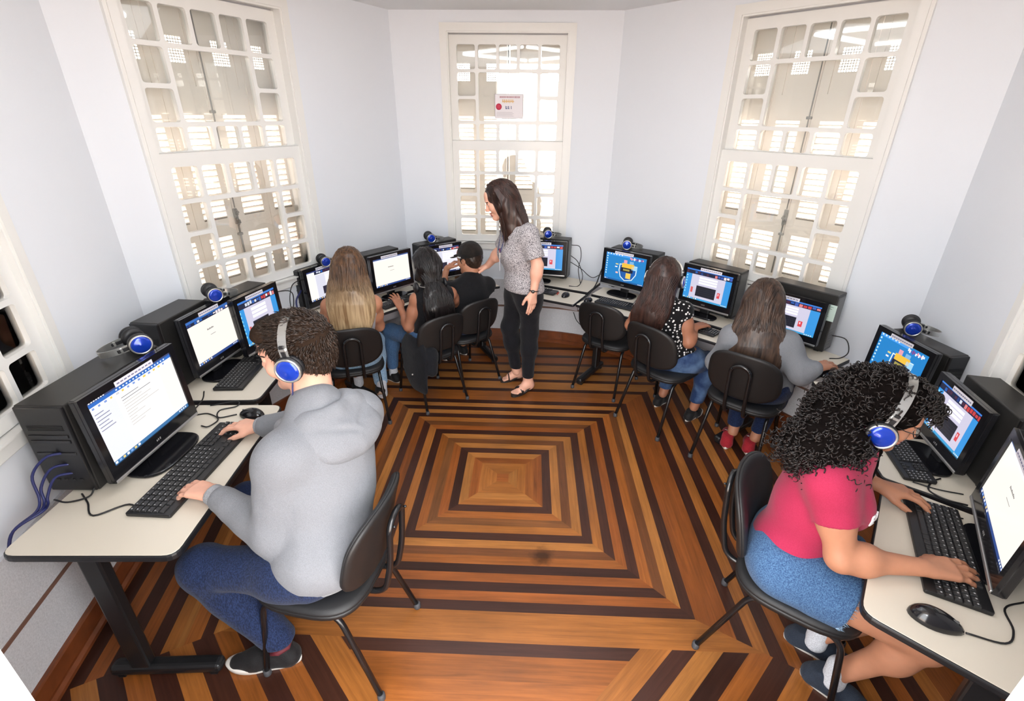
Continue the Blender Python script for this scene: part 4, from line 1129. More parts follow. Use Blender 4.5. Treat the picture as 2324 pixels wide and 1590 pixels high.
# ---------------------------------------------------------------- materials of people
def skin_mat(name, col):
    m = mat(name, col, .5, var=.05, vscale=30, bump=.06, bscale=350, spec=.35)
    b = m.node_tree.nodes['Principled BSDF']; b.inputs['Subsurface Weight'].default_value = .08
    b.inputs['Subsurface Radius'].default_value = (.02,.008,.005); b.inputs['Subsurface Scale'].default_value = .3
    return m
eye_white = mat('eye_white', (.7,.68,.66), .25); eye_dark = mat('eye_dark', (.03,.018,.012), .2)
def hair_mat(name, cols, scale=(60,60,4), rough=.38, zr=None):
    """streaky hair; cols dark..light along each lock; zr=(z0,z1,tip colour) changes colour with height (dyed lengths)"""
    m = bpy.data.materials.new(name); m.use_nodes = True; nt = m.node_tree; b = nt.nodes['Principled BSDF']; N = nt.nodes.new; L = nt.links.new
    tc = N('ShaderNodeTexCoord'); mp = N('ShaderNodeMapping'); mp.inputs['Scale'].default_value = scale; L(tc.outputs['Object'], mp.inputs['Vector'])
    n = N('ShaderNodeTexNoise'); n.inputs['Scale'].default_value = 1; n.inputs['Detail'].default_value = 5; L(mp.outputs['Vector'], n.inputs['Vector'])
    r = N('ShaderNodeValToRGB'); r.color_ramp.elements[0].position = .32; r.color_ramp.elements[1].position = .70
    r.color_ramp.elements[0].color = (*cols[0],1); r.color_ramp.elements[1].color = (*cols[1],1); L(n.outputs['Fac'], r.inputs['Fac'])
    out = r.outputs['Color']
    if zr:
        r2 = N('ShaderNodeValToRGB'); r2.color_ramp.elements[0].position = .30; r2.color_ramp.elements[1].position = .72
        r2.color_ramp.elements[0].color = (*zr[2],1); r2.color_ramp.elements[1].color = (*zr[3],1); L(n.outputs['Fac'], r2.inputs['Fac'])
        sx = N('ShaderNodeSeparateXYZ'); L(tc.outputs['Object'], sx.inputs[0])
        ad = N('ShaderNodeMath'); ad.operation = 'MULTIPLY_ADD'; ad.inputs[1].default_value = .10; L(n.outputs['Fac'], ad.inputs[0]); L(sx.outputs['Z'], ad.inputs[2])
        mr = N('ShaderNodeMapRange'); mr.inputs['From Min'].default_value = zr[0]; mr.inputs['From Max'].default_value = zr[1]; mr.interpolation_type = 'SMOOTHSTEP'; L(ad.outputs[0], mr.inputs['Value'])
        mx = N('ShaderNodeMix'); mx.data_type = 'RGBA'; L(mr.outputs[0], mx.inputs['Factor']); L(r2.outputs['Color'], mx.inputs['A']); L(out, mx.inputs['B']); out = mx.outputs['Result']
    L(out, b.inputs['Base Color']); b.inputs['Roughness'].default_value = rough; b.inputs['Specular IOR Level'].default_value = .45
    bp = N('ShaderNodeBump'); bp.inputs['Strength'].default_value = .5; bp.inputs['Distance'].default_value = .003; L(n.outputs['Fac'], bp.inputs['Height']); L(bp.outputs['Normal'], b.inputs['Normal'])
    return m
def cloth_mat(name, c0, c1, scale=900, bump=.25, rough=.85, stretch=None, lo=.42, hi=.58, detail=2, kind='noise'):
    m = bpy.data.materials.new(name); m.use_nodes = True; nt = m.node_tree; b = nt.nodes['Principled BSDF']; N = nt.nodes.new; L = nt.links.new
    tc = N('ShaderNodeTexCoord'); src = tc.outputs['Object']
    if stretch: mp = N('ShaderNodeMapping'); mp.inputs['Scale'].default_value = stretch; L(src, mp.inputs['Vector']); src = mp.outputs['Vector']
    if kind == 'noise':
        n = N('ShaderNodeTexNoise'); n.inputs['Scale'].default_value = scale; n.inputs['Detail'].default_value = detail; out = n.outputs['Fac']
    else:
        n = N('ShaderNodeTexVoronoi'); n.inputs['Scale'].default_value = scale; n.inputs['Randomness'].default_value = .85; out = n.outputs['Distance']
    L(src, n.inputs['Vector'])
    r = N('ShaderNodeValToRGB'); r.color_ramp.elements[0].position = lo; r.color_ramp.elements[1].position = hi
    r.color_ramp.elements[0].color = (*c0,1); r.color_ramp.elements[1].color = (*c1,1); L(out, r.inputs['Fac']); L(r.outputs['Color'], b.inputs['Base Color'])
    b.inputs['Roughness'].default_value = rough; b.inputs['Specular IOR Level'].default_value = .2; b.inputs['Sheen Weight'].default_value = .08
    if bump:
        n2 = N('ShaderNodeTexNoise'); n2.inputs['Scale'].default_value = 700; L(tc.outputs['Object'], n2.inputs['Vector'])
        n3 = N('ShaderNodeTexNoise'); n3.inputs['Scale'].default_value = 26; n3.inputs['Detail'].default_value = 3; n3.inputs['Distortion'].default_value = 1.2; L(tc.outputs['Object'], n3.inputs['Vector'])
        ad = N('ShaderNodeMath'); ad.operation = 'MULTIPLY_ADD'; ad.inputs[1].default_value = 3.0; L(n3.outputs['Fac'], ad.inputs[0]); L(n2.outputs['Fac'], ad.inputs[2])
        bp = N('ShaderNodeBump'); bp.inputs['Strength'].default_value = bump; bp.inputs['Distance'].default_value = .004; L(ad.outputs[0], bp.inputs['Height']); L(bp.outputs['Normal'], b.inputs['Normal'])
    return m

# ---------------------------------------------------------------- anatomy
class Frame:
    """o: origin, rows l (left), f (forward), u (up)"""
    def __init__(s, o, f, up=(0,0,1), roll=0):
        s.o = np.asarray(o, float); s.f = unit(f); l = np.cross(up, s.f); s.l = unit(l); s.u = np.cross(s.f, s.l)
        if roll: l, u = s.l, s.u; s.l = l*math.cos(roll)+u*math.sin(roll); s.u = -l*math.sin(roll)+u*math.cos(roll)
    def __call__(s, x, y, z): return s.o+s.l*x+s.f*y+s.u*z
    @property
    def R(s): return np.stack([s.l, s.f, s.u])
    def loc(s, P): return (P-s.o)@s.R.T
def head_prims(H, s=1.0, fem=False):
    R_ = H.R; p = lambda x, y, z: H(x*s, y*s, z*s); g = .94 if fem else 1.0
    e = lambda c, r, **k: ell(p(*c), np.array(r)*s, R_, reg='head', **k)
    c = lambda a, b, ra, rb, **k: cone(p(*a), p(*b), ra*s, rb*s, reg='head', **k)
    out = [e((0,-.014,.036), (.076,.096,.084), k=.02), e((0,.026,-.030), (.060,.064,.082), k=.03)]
    for x in (-1, 1):
        out += [c((x*.050,-.004,-.052), (x*.016,.068,-.100), .022*g, .016*g, k=.03), e((x*.040,.058,-.022), (.026,.026,.024), k=.03)]
    out += [e((0,.076,-.098), (.019,.016,.014*g), k=.02), c((-.030,.083,.026), (.030,.083,.026), .012, .012, k=.02), e((0,.066,.056), (.050,.028,.036), k=.03)]
    for x in (-1, 1): out.append(e((x*.031,.102,.006), (.017,.014,.011), op='s', k=.014))
    for x in (-1, 1): out.append(e((x*.031,.079,.006), (.0125,.0125,.0115), k=.004))
    for x in (-1, 1): out.append(c((x*.018,.091,.0135), (x*.043,.083,.0115), .0042, .0035, k=.006))
    out += [c((0,.090,.014), (0,.1085,-.027), .0080*g, .0112*g, k=.012), e((0,.1095,-.030), (.0105*g,.0095,.009), k=.008)]
    for x in (-1, 1): out.append(e((x*.0125,.101,-.034), (.008,.010,.0075), k=.006))
    out += [c((-.021,.086,-.0625), (0,.0945,-.0600), .0045, .0062, k=.006), c((.021,.086,-.0625), (0,.0945,-.0600), .0045, .0062, k=.006)]
    out += [c((-.018,.085,-.0705), (0,.0930,-.0730), .0045, .0066, k=.006), c((.018,.085,-.0705), (0,.0930,-.0730), .0045, .0066, k=.006)]
    out.append(c((-.020,.096,-.0665), (.020,.096,-.0665), .0018, .0018, op='s', k=.004))
    for x in (-1, 1):
        out += [e((x*.078,-.012,-.004), (.011,.021,.031), k=.006), e((x*.087,-.006,-.002), (.008,.012,.018), op='s', k=.006)]
    return out
def head_slots(H, s=1.0):
    def f(P):
        q = H.loc(P)/s; ax = np.abs(q[:,0]); m = np.zeros(len(P), int)
        m[(ax < .0215) & (q[:,1] > .0855) & (q[:,2] < -.0555) & (q[:,2] > -.080)] = 1
        er = np.sqrt((ax-.031)**2+(q[:,2]-.006)**2)
        m[(er < .0115) & (q[:,1] > .082) & (q[:,2] < .012) & (q[:,2] > .0) & (q[:,1] < .0965)] = 2
        m[(er < .0056) & (q[:,1] > .085)] = 3
        z = .0265-.10*(ax-.030)**1
        m[(ax > .013) & (ax < .048) & (np.abs(q[:,2]-z) < .0034) & (q[:,1] > .070)] = 4
        m[(ax > .018) & (ax < .044) & (np.abs(q[:,2]-.0122) < .0014) & (q[:,1] > .08)] = 3
        return m
    return f
def arm_prims(S, E, W, s=1.0, side='L', thick=1.0):
    t = s*thick; r = side
    return [ell(S, (.056*t,.056*t,.058*t), reg='up'+r, k=.03), cone(S, E, .050*t, .040*t, reg='up'+r, k=.025), ell(S+(E-S)*.45, np.array((.047,.047,.06))*t, reg='up'+r, k=.03),
            cone(E, W, .040*t, .0265*s, reg='fo'+r, k=.02), ell(E+(W-E)*.28, np.array((.042,.042,.05))*t, reg='fo'+r, k=.03)]
def hand_prims(W, direc, normal, s=1.0, side='L', curl=(.5,.5,.5,.5), spread=.10, thumb=.5, tw=0.0):
    """W wrist, direc towards the knuckles, normal out of the back of the hand; thumb side follows from left or right hand"""
    d = unit(direc); n = unit(np.asarray(normal, float)-d*(np.asarray(normal, float)@d)); t = np.cross(d, n)*(1 if side == 'L' else -1)
    t = -t if False else t                   # towards the thumb
    p = lambda a, b, c: W+(d*a+t*b+n*c)*s
    reg = 'ha'+side; out = []
    out.append(cone(p(-.01,0,0), p(.022,.0,.0), .0235*s, .024*s, F=(n,.72), reg=reg, k=.012))
    for b0, b1 in ((.014,.026),(.004,.009),(-.006,-.009),(-.015,-.026)):
        out.append(cone(p(.018,b0,0), p(.082-abs(b1)*.22,b1,.003), .0150*s, .0125*s, F=(n,.90), reg=reg, k=.012))
    out.append(cone(p(.02,.018,-.006), p(.055,.030,-.006), .017*s, .013*s, reg=reg, k=.014))
    L = ((.042,.026,.021),(.046,.030,.022),(.043,.028,.021),(.033,.021,.019)); rr = (.0095,.0097,.0092,.0080)
    for i, (b, len3, r, cu) in enumerate(zip((.027,.009,-.009,-.026), L, rr, curl)):
        base = p(.080-abs(b)*.26, b, .002); a = spread*(b/.027)*.9; ang = -.10
        pt = base
        for j, l in enumerate(len3):
            ang += cu*(.55, .95, .65)[j]
            dv = d*math.cos(ang)+t*math.sin(a)*math.cos(ang)-n*math.sin(ang); dv = unit(dv)
            q = pt+dv*l*s
            out.append(cone(pt, q, (r-.0006*j)*s, (r-.0006*j-.0008)*s, reg=reg, k=.004 if j else .007)); pt = q
    pt = p(.020,.024,-.006); dirs = [(.72,.62,-.25),(.90,.36,-.25),(.96,.16,-.28)]
    for j, (l, dd) in enumerate(zip((.036,.030,.024), dirs)):
        dv = unit(d*dd[0]+t*dd[1]*(1.2-thumb*.5)+n*dd[2]*(.6+thumb)); q = pt+dv*l*s
        out.append(cone(pt, q, (.0135-.0015*j)*s, (.0120-.0017*j)*s, reg=reg, k=.010 if j == 0 else .004)); pt = q
    return out
def torso_prims(J, s=1.0, fem=False, wide=1.0, belly=1.0):
    pel, ch, nk = J['pelvis'], J['chest'], J['neck']; SL, SR = J['shL'], J['shR']; HL, HR = J['hipL'], J['hipR']
    lat_c = unit(SL-SR); lat_p = unit(HL-HR)
    up = unit(ch-pel)
    def fr(lat, u): f = unit(np.cross(lat, u)*1.0); f = np.cross(u, lat); f = unit(f)*-1; return np.stack([unit(lat), unit(np.cross(u, lat)), u])
    up_c = unit(nk-(pel*.35+ch*.65))
    def mk(lat, u): l = unit(lat-u*(lat@u)); return np.stack([l, np.cross(u, l), u])
    Rp, Rc = mk(lat_p, up), mk(lat_c, up_c); Rm = mk(lat_c+lat_p, up)
    fwd = -np.cross(unit(lat_c), up)*1.0; fwd = np.cross(up, lat_c); fwd = unit(fwd)  # u x l -> back/forward
    fwd = -fwd if False else fwd
    hip = 1.08 if fem else 1.0; wst = .92 if fem else 1.02
    w = wide*s
    out = [ell(pel, np.array((.165*hip*w,.122*w,.115*s)), Rp, reg='pel', k=.05),
           ell(pel*.60+ch*.40, np.array((.138*wst*w,.105*w*belly,.14*s)), Rm, reg='tor', k=.06),
           ell(pel*.27+ch*.73, np.array((.150*w*(.95 if fem else 1.04),.108*w,.15*s)), Rc, reg='tor', k=.06),
           ell(ch, np.array((.150*w,.092*w,.095*s)), Rc, reg='tor', k=.05),
           cone(ch*.3+SL*.7, nk+(ch-nk)*.12, .052*s, .055*s, reg='tor', k=.05), cone(ch*.3+SR*.7, nk+(ch-nk)*.12, .052*s, .055*s, reg='tor', k=.05)]
    if fem:
        front = np.cross(Rc[0], Rc[2]) if False else -np.cross(Rc[2], Rc[0])
        front = unit(J['front'])
        for sg in (-1, 1): out.append(ell(ch*.78+pel*.22+front*.085*w+Rc[0]*sg*.066*w, np.array((.058,.055,.058))*w, Rc, reg='tor', k=.035))
    return out
def leg_prims(Hp, K, A, s=1.0, side='L', thick=1.0):
    t = s*thick; back = np.zeros(3)
    out = [cone(Hp, K, .086*t, .056*t, reg='th'+side, k=.045), ell(Hp+(K-Hp)*.22, np.array((.088,.088,.088))*t, reg='th'+side, k=.05),
           cone(K, A, .053*t, .036*s, reg='sh'+side, k=.03), ell(K+(A-K)*.30, np.array((.056,.056,.075))*t, reg='sh'+side, k=.04)]
    return out
def neck_prims(J, H, s=1.0, fem=False):
    r = (.050 if fem else .058)*s
    return [cone(H(0,-.022*s,-.055*s), J['neck']-unit(J['neck']-H.o)*-.01, r*.98, r*1.08, reg='neck', k=.025)]
def project(prims, P, off=.002, it=6):
    """move points onto the surface of a solid"""
    for _ in range(it):
        d = ev(prims, P); e = .002
        g = np.stack([(ev(prims, P+np.eye(3)[a]*e)-d)/e for a in range(3)], 1)
        g /= (np.linalg.norm(g, axis=1)[:,None]+1e-9)
        P = P-g*(d-off)[:,None]*.9
    return P
def strands(name, paths, r0, r1, m, parent=None, n=4, flat=.5):
    mb = MB(); mb.smooth = True
    for P in paths:
        k = len(P); rs = [r0+(r1-r0)*(i/(k-1))**1.5 for i in range(k)]; rs[0] = r0*.5
        mb.tube([tuple(q) for q in P], rs, n, True, True, flat)
    return mb.build(name, m, parent)
# ---------------------------------------------------------------- shoes
def shoe(name, heel, toe, s, upper_m, sole_m, parts=('lace',), lace_m=None, pitch=0.0, lining=None, ankle=None):
    """heel, toe: points under the foot"""
    heel, toe = np.asarray(heel, float), np.asarray(toe, float)
    Fm = Frame(heel, toe-heel); L = np.linalg.norm(toe-heel); q = lambda x, y, z: Fm(x*L, y*L, z*L)
    U = [cone(q(0,.13,.13), q(0,.60,.11), .150*L, .155*L, k=.03), cone(q(0,.60,.10), q(.01,.84,.085), .150*L, .120*L, k=.03), cone(q(0,.11,.16), q(0,.20,.34), .125*L, .125*L, k=.03),
         cone(q(0,.25,.30), q(0,.55,.17), .115*L, .10*L, k=.03), plane(q(0,0,.045), -Fm.u, k=.004), plane(q(0,.18,.385), unit(Fm.u*1-Fm.f*.25), k=.006)]
    up = solid(name+'_upper' if False else 'upper', U, .005, upper_m)
    mb = MB(); P = []
    for k in range(40):
        t = 2*math.pi*k/40; y = .49-.52*math.cos(t); x = math.sin(t)*(.165+.035*math.cos(t+math.pi))*(1-.16*math.exp(-((y-.38)/.16)**2))
        P.append((x, y))
    bm = bmesh.new(); lv = []
    rings = [(0,.92),(.010,1.0),(.085,1.03),(.10,.98)]
    vs = []; fs = []
    for z, sc_ in rings:
        for x, y in P:
            rise = .05*max(0, y-.75)**2*8
            vs.append(tuple(q(x*sc_, .49+(y-.49)*sc_, z+rise)))
    n = 40
    for i in range(3):
        for k in range(n): fs.append((i*n+k, (i+1)*n+k, (i+1)*n+(k+1)%n, i*n+(k+1)%n))
    fs += [list(range(n)), [3*n+k for k in range(n)][::-1]]
    bm.free(); mb.add(vs, fs, True); so = mb.build('sole', sole_m)
    out = [up, so]
    if lace_m:
        mb = MB()
        for i in range(5):
            y = .40+.065*i; z = .335-.055*i
            mb.tube([tuple(q(x, y+(.02 if i%2 else -.02)*x/.1, z+.012-.9*x*x)) for x in (-.09,-.045,0,.045,.09)], .010*L, 5)
        for sx in (-1, 1): mb.tube([tuple(q(sx*.01,.40,.36)), tuple(q(sx*.08,.37,.40)), tuple(q(sx*.11,.43,.36)), tuple(q(sx*.03,.42,.36))], .009*L, 5)
        out.append(mb.build('laces', lace_m))
    return out
# ---------------------------------------------------------------- headphones
def headphones(H, s, name_label, worn=True, group=None, blue=True, gap=.092, band=.118, drop=-.012, tiltb=0.0, cols=None, cy=0.0):
    """in a head frame: cups left and right, band over the top"""
    root = empty('headphones', tuple(H.o), 0, name_label, 'headphones', group)
    M = Matrix(((H.l[0],H.f[0],H.u[0],H.o[0]),(H.l[1],H.f[1],H.u[1],H.o[1]),(H.l[2],H.f[2],H.u[2],H.o[2]),(0,0,0,1)))
    Ml = Matrix.Translation(-Vector(H.o)) @ M
    sv = mat('headband_silver', (.62,.62,.60), .28, .85); bl = mat('headphone_blue', srgb(28,66,190), .18, .35, coat=.6); bk = mat('headphone_cushion', (.012,.012,.014), .45)
    mb = MB(); mb.M = Ml; pts = []; n = 22
    for i in range(n+1):
        a = math.pi*(i/n); pts.append((gap*1.06*s*math.cos(a), (cy-.005)*s+tiltb*math.sin(a)*s, (drop+.035)*s+(band-.035)*s*math.sin(a)))
    for i in range(n):
        pass
    vs = []; fs = []; hw = .0125*s; th = .0022*s
    for i, p in enumerate(pts):
        a = math.pi*i/n; nx, nz = math.cos(a), math.sin(a)
        for dy, dt in ((-hw,0),(hw,0),(hw,th),(-hw,th)): vs.append((p[0]+nx*dt, p[1]+dy, p[2]+nz*dt))
    for i in range(n):
        for k in range(4): fs.append((i*4+k, (i+1)*4+k, (i+1)*4+(k+1)%4, i*4+(k+1)%4))
    fs += [(3,2,1,0), (n*4,n*4+1,n*4+2,n*4+3)]
    mb.add(vs, fs, False); mb.build('headband', sv, root)
    for sg in (-1, 1):
        Mc = Ml @ Matrix.Translation((sg*gap*s, (cy-.004)*s, drop*s)) @ Matrix.Rotation(-sg*R(4), 4, 'Y')
        sc_ = s
        def lat(prof, m, nm, par):
            mb = MB(); mb.M = Mc; mb.lathe([(r*sc_, sg*h*sc_) for r, h in prof], 28, 'x', True)
            if sg < 0: mb.f = [f[::-1] for f in mb.f]
            return mb.build(nm, m, par)
        cup = lat([(.0,.004),(.036,.004),(.0405,.010),(.0405,.016),(.037,.018)], bk, 'ear_cup', root)
        lat([(.020,-.016),(.034,-.014),(.0385,-.006),(.0375,.004),(.030,.005)], bk, 'cushion', cup)
        lat([(.036,.0165),(.0385,.018),(.0375,.024),(.0335,.025),(.032,.022)], sv, 'ring', cup)
        lat([(.033,.020),(.0315,.0235),(.022,.0262),(.012,.0255),(.008,.0275),(0,.0278)], bl, 'cap', cup)
        mb = MB(); mb.M = Ml; mb.rbox((sg*gap*1.05*s-.004*s,(cy-.011)*s,(drop+.025)*s),(sg*gap*1.05*s+.004*s,(cy+.003)*s,(drop+.075)*s), .002*s, 1); mb.build('arm', bk, cup)
        mb = MB(); mb.M = Ml; mb.rbox((sg*gap*1.05*s-.005*s,(cy-.0135)*s,(drop+.058)*s),(sg*gap*1.05*s+.005*s,(cy+.0055)*s,(drop+.066)*s), .001*s, 1); mb.build('slider', sv, cup)
    return root
# ---------------------------------------------------------------- groups, garments, hair
class Grp(Pr):
    __slots__ = ('sub',)
    def __init__(s, sub, k=.012, reg='', op='u'):
        s.kind, s.op, s.k, s.reg, s.sub = 'grp', op, k, reg, sub
        U = [p for p in sub if p.op == 'u']
        lo = np.min([p.c-p.br for p in U], 0); hi = np.max([p.c+p.br for p in U], 0); s.c = (lo+hi)/2; s.br = np.linalg.norm(hi-lo)/2
    def d(s, P): return ev(s.sub, P)
def sleeve(S, E, t, r0, r1, extra=()):
    """tube of cloth from the shoulder to fraction t of the upper arm, cut square"""
    E2 = S+(E-S)*t
    return Grp([cone(S, S+(E-S)*(t+.25), r0, r1, k=.02), *extra, plane(E2, unit(E-S), k=.004)])
def legtube(Hp, K, t, r0, r1):
    return Grp([cone(Hp, Hp+(K-Hp)*(t+.2), r0, r1, k=.02), plane(Hp+(K-Hp)*t, unit(K-Hp), k=.004)], k=.05)
def regs(B, names, t, k=None): return [p.infl(t, k) for p in B if p.reg in names]
def short_hair(H, s, m, seed=1, n=900, fringe=True, fade=False, len_=.030, top=1.0, under=None):
    p = lambda x, y, z: H(x*s, y*s, z*s); Rm = H.R
    e = lambda c, r, **k: ell(p(*c), np.array(r)*s, Rm, **k)
    U = [e((0,-.022,.046), (.085,.104,.090*top), k=.02), e((0,-.060,-.010), (.066,.056,.070), k=.04)]
    if fringe: U += [e((0,.068,.090), (.060,.034,.026), k=.03)]
    for x in (-1, 1): U.append(e((x*.073,.008,.010), (.010,.016,.045), k=.02))
    cut = [e((0,.112,-.035), (.100,.082,.112), op='s', k=.012), Pr('plane', op='i', a=p(0,-.08,-.075), b=-unit(H.u*.9+H.f*.35), k=.01)]
    for x in (-1, 1): cut.append(e((x*.088,-.004,-.022), (.022,.026,.034), op='s', k=.01))
    pr = U+cut
    o = solid('hair', [q.infl(-.002) if q.op == 'u' else q for q in pr], .0045*max(s,.85), under or m, disp=folds(.0025, 130, seed))
    r = np.random.default_rng(seed); q = r.normal(size=(n,3)); q /= np.linalg.norm(q, axis=1)[:,None]
    P0 = H.o+(q*np.array([.085,.104,.095])*s+np.array([0,-.022,.04])*s)@H.R
    P0 = project(pr, P0, .0, 5); q0 = H.loc(P0)/s
    keep = (q0[:,2] > -.060) & ((q0[:,1] < .020) | (q0[:,2] > .060)); P0 = P0[keep]
    paths = []
    for a in P0:
        ql = H.loc(a)/s; nrm = unit((ql-np.array([0,-.02,.03]))/np.array([.085,.104,.09]))
        comb = np.array([.15*ql[0]/.08, .9 if ql[2] > .05 else .2, .25 if ql[2] > .07 else -.75]); comb = comb-nrm*(comb@nrm)*.9
        L = len_*s*r.uniform(.6,1.2)*(1.35 if ql[1] > .03 else 1)
        dv = unit(unit(comb)*.85+nrm*(.20 if ql[2] > .05 else .08)+r.normal(size=3)*.14)@H.R
        b = a+dv*L*.5; c = a+unit(dv+np.array([0,0,-.25]))*L
        paths.append([a-(nrm@H.R)*.004, b, c])
    strands('locks' , paths, .0030*s, .0005*s, m, o, 3, .7)
    return o
def long_hair(H, s, chain, m, n=230, seed=1, part=0.0, vol=1.0, rad=.0048, extra=(), wave=0.0, front=()):
    """chain: (centre, lateral unit, half width, normal unit (outwards), half depth) going down"""
    p = lambda x, y, z: H(x*s, y*s, z*s); Rm = H.R
    e = lambda c, r, **k: ell(p(*c), np.array(r)*s, Rm, **k)
    U = [e((0,-.020,.046), (.088*vol,.108*vol,.092*vol), k=.03), e((0,-.055,-.03), (.084*vol,.070,.10), k=.05)]
    for x in (-1, 1): U.append(e((x*.075*vol,.005,-.02), (.018,.045,.085), k=.03))
    for (c0, l0, w0, n0, d0), (c1, l1, w1, n1, d1) in zip(chain[:-1], chain[1:]):
        U.append(cone(c0, c1, w0, w1, F=(unit(np.asarray(n0)+n1), (d0+d1)/(w0+w1)), k=.05))
    U += list(extra)
    cut = [e((0,.118,-.04), (.072,.072,.125), op='s', k=.012)]
    pr = U+cut
    o = solid('hair', pr, .006, m, disp=folds(.004, 60, seed, (1,1,.25)))
    r = np.random.default_rng(seed); pts = []; K = 13
    c = [np.asarray(q[0]) for q in chain]; lt = [np.asarray(q[1]) for q in chain]; ws = [q[2] for q in chain]; nn = [np.asarray(q[3]) for q in chain]; ds = [q[4] for q in chain]
    for i in range(n):
        u = r.uniform(-1, 1); u = math.copysign(abs(u)**.8, u); sgn = 1 if u > 0 else -1
        y0 = r.uniform(-.085, .055)
        path = [p(part+.006*sgn, y0, .14), p(part*.4+.045*u+.02*sgn, y0-.02, .125), p(.082*u, -.035-.05*(1-abs(u))+.3*y0*abs(u), .065), p(.080*u, -.05-.075*(1-abs(u)), .0)]
        end = r.uniform(.80, 1.03); ph = r.uniform(0, 6.3)
        for j in range(1, K):
            t = j/(K-1)*end*(len(c)-1); k = min(int(t), len(c)-2); f = t-k
            cc = c[k]*(1-f)+c[k+1]*f; ll = lt[k]*(1-f)+lt[k+1]*f; w = ws[k]*(1-f)+ws[k+1]*f; nv = nn[k]*(1-f)+nn[k+1]*f; d_ = ds[k]*(1-f)+ds[k+1]*f
            path.append(cc+ll*(u*w*.97)+nv*(d_*math.sqrt(max(0, 1-u*u*.9))*r.uniform(.96,1.05))+ll*wave*math.sin(t*3+ph))
        pts.append(np.array(path))
    A = np.concatenate(pts); m_ = len(pts[0]); sh = np.arange(len(A)) % m_
    Q = project(pr, A.copy(), .0015, 4); w_ = np.where(sh < m_-3, 1.0, .35)[:,None]
    A = Q*w_+A*(1-w_)+r.normal(size=A.shape)*.0012
    paths = [[tuple(v) for v in catmull(A[i*m_:(i+1)*m_], 2)] for i in range(n)]
    strands('locks', paths, rad*s, .0008, m, o, 4, .5)
    return o
def worn_child(o, root): attach(root, o)
# ================================================================ the people
skinA = skin_mat('skin_light', srgb(226,172,148)); skinB = skin_mat('skin_tan', srgb(180,126,98)); skinC = skin_mat('skin_brown', srgb(168,114,88))
def skin_set(m, lip, brow): return [m, mat(m.name+'_lips', lip, .45), eye_white, eye_dark, mat(m.name+'_brow', brow, .7)]
hair_dark = hair_mat('hair_dark_brown', (srgb(26,18,14), srgb(62,44,36)))
hair_black = hair_mat('hair_black', (srgb(10,8,8), srgb(36,30,30)), rough=.28)
hair_brown = hair_mat('hair_brown', (srgb(34,24,19), srgb(84,62,48)), rough=.38)
hair_auburn = hair_mat('hair_auburn', (srgb(30,18,15), srgb(70,44,36)))
hair_short = hair_mat('hair_short_brown', (srgb(22,16,13), srgb(66,50,40)), scale=(90,90,90))
hair_curly = hair_mat('hair_curly', (srgb(10,8,8), srgb(36,27,24)), scale=(70,70,70), rough=.42)
hair_under = mat('hair_under', srgb(16,12,11), .95, spec=.05)
hair_under_brown = mat('hair_under_brown', srgb(44,33,26), .9, spec=.05, var=.3, vscale=120)
grey_marl = cloth_mat('grey_marl', srgb(118,120,125), srgb(131,133,138), 420, .25, stretch=(1,1,3))
grey_marl2 = cloth_mat('grey_marl_dark', srgb(138,140,144), srgb(160,162,166), 420, .5)
denim_navy = cloth_mat('denim_navy', srgb(20,30,56), srgb(34,48,82), 300, .3, stretch=(1,1,.3))
denim_mid = cloth_mat('denim_mid', srgb(46,74,112), srgb(84,118,156), 260, .3, lo=.35, hi=.65, detail=4)
denim_light = cloth_mat('denim_light', srgb(120,152,182), srgb(160,188,212), 200, .3)
denim_worn = cloth_mat('denim_worn', srgb(34,54,92), srgb(92,118,154), 9, .3, lo=.45, hi=.72, detail=5)
black_cloth = cloth_mat('black_cloth', srgb(17,17,19), srgb(24,24,27), 300, .35)
trouser_cloth = cloth_mat('black_trousers', srgb(18,18,22), srgb(25,25,30), 300, .3)
pink_cloth = cloth_mat('pink_jersey', srgb(160,40,72), srgb(166,44,77), 300, .12)
dots_cloth = cloth_mat('dotted_black', srgb(225,222,220), srgb(17,16,18), 46, .2, lo=.30, hi=.33, kind='v')
speck_cloth = cloth_mat('speckled_blouse', srgb(74,72,76), srgb(186,181,183), 210, .2, lo=.40, hi=.52, detail=2)
grey_top = cloth_mat('pale_grey_cotton', srgb(172,172,180), srgb(198,198,206), 300, .3)
sole_white = mat('sole_white', srgb(214,208,200), .6); lace_white = mat('lace_white', srgb(220,218,216), .7)
sock_m = cloth_mat('sock_grey', srgb(186,188,194), srgb(214,216,222), 300, .4)
shoe_black = cloth_mat('shoe_black', srgb(22,21,22), srgb(30,28,29), 300, .3, rough=.6)
shoe_navy = cloth_mat('shoe_navy', srgb(36,42,54), srgb(46,54,66), 500, .4)
shoe_red = cloth_mat('shoe_red', srgb(140,30,40), srgb(170,42,52), 400, .3)
burg = mat('burgundy_lining', srgb(92,24,34), .7)
HP_GROUP = 'blue and silver headphones'
def P_(d): return {k: np.array(v, float) for k, v in d.items()}
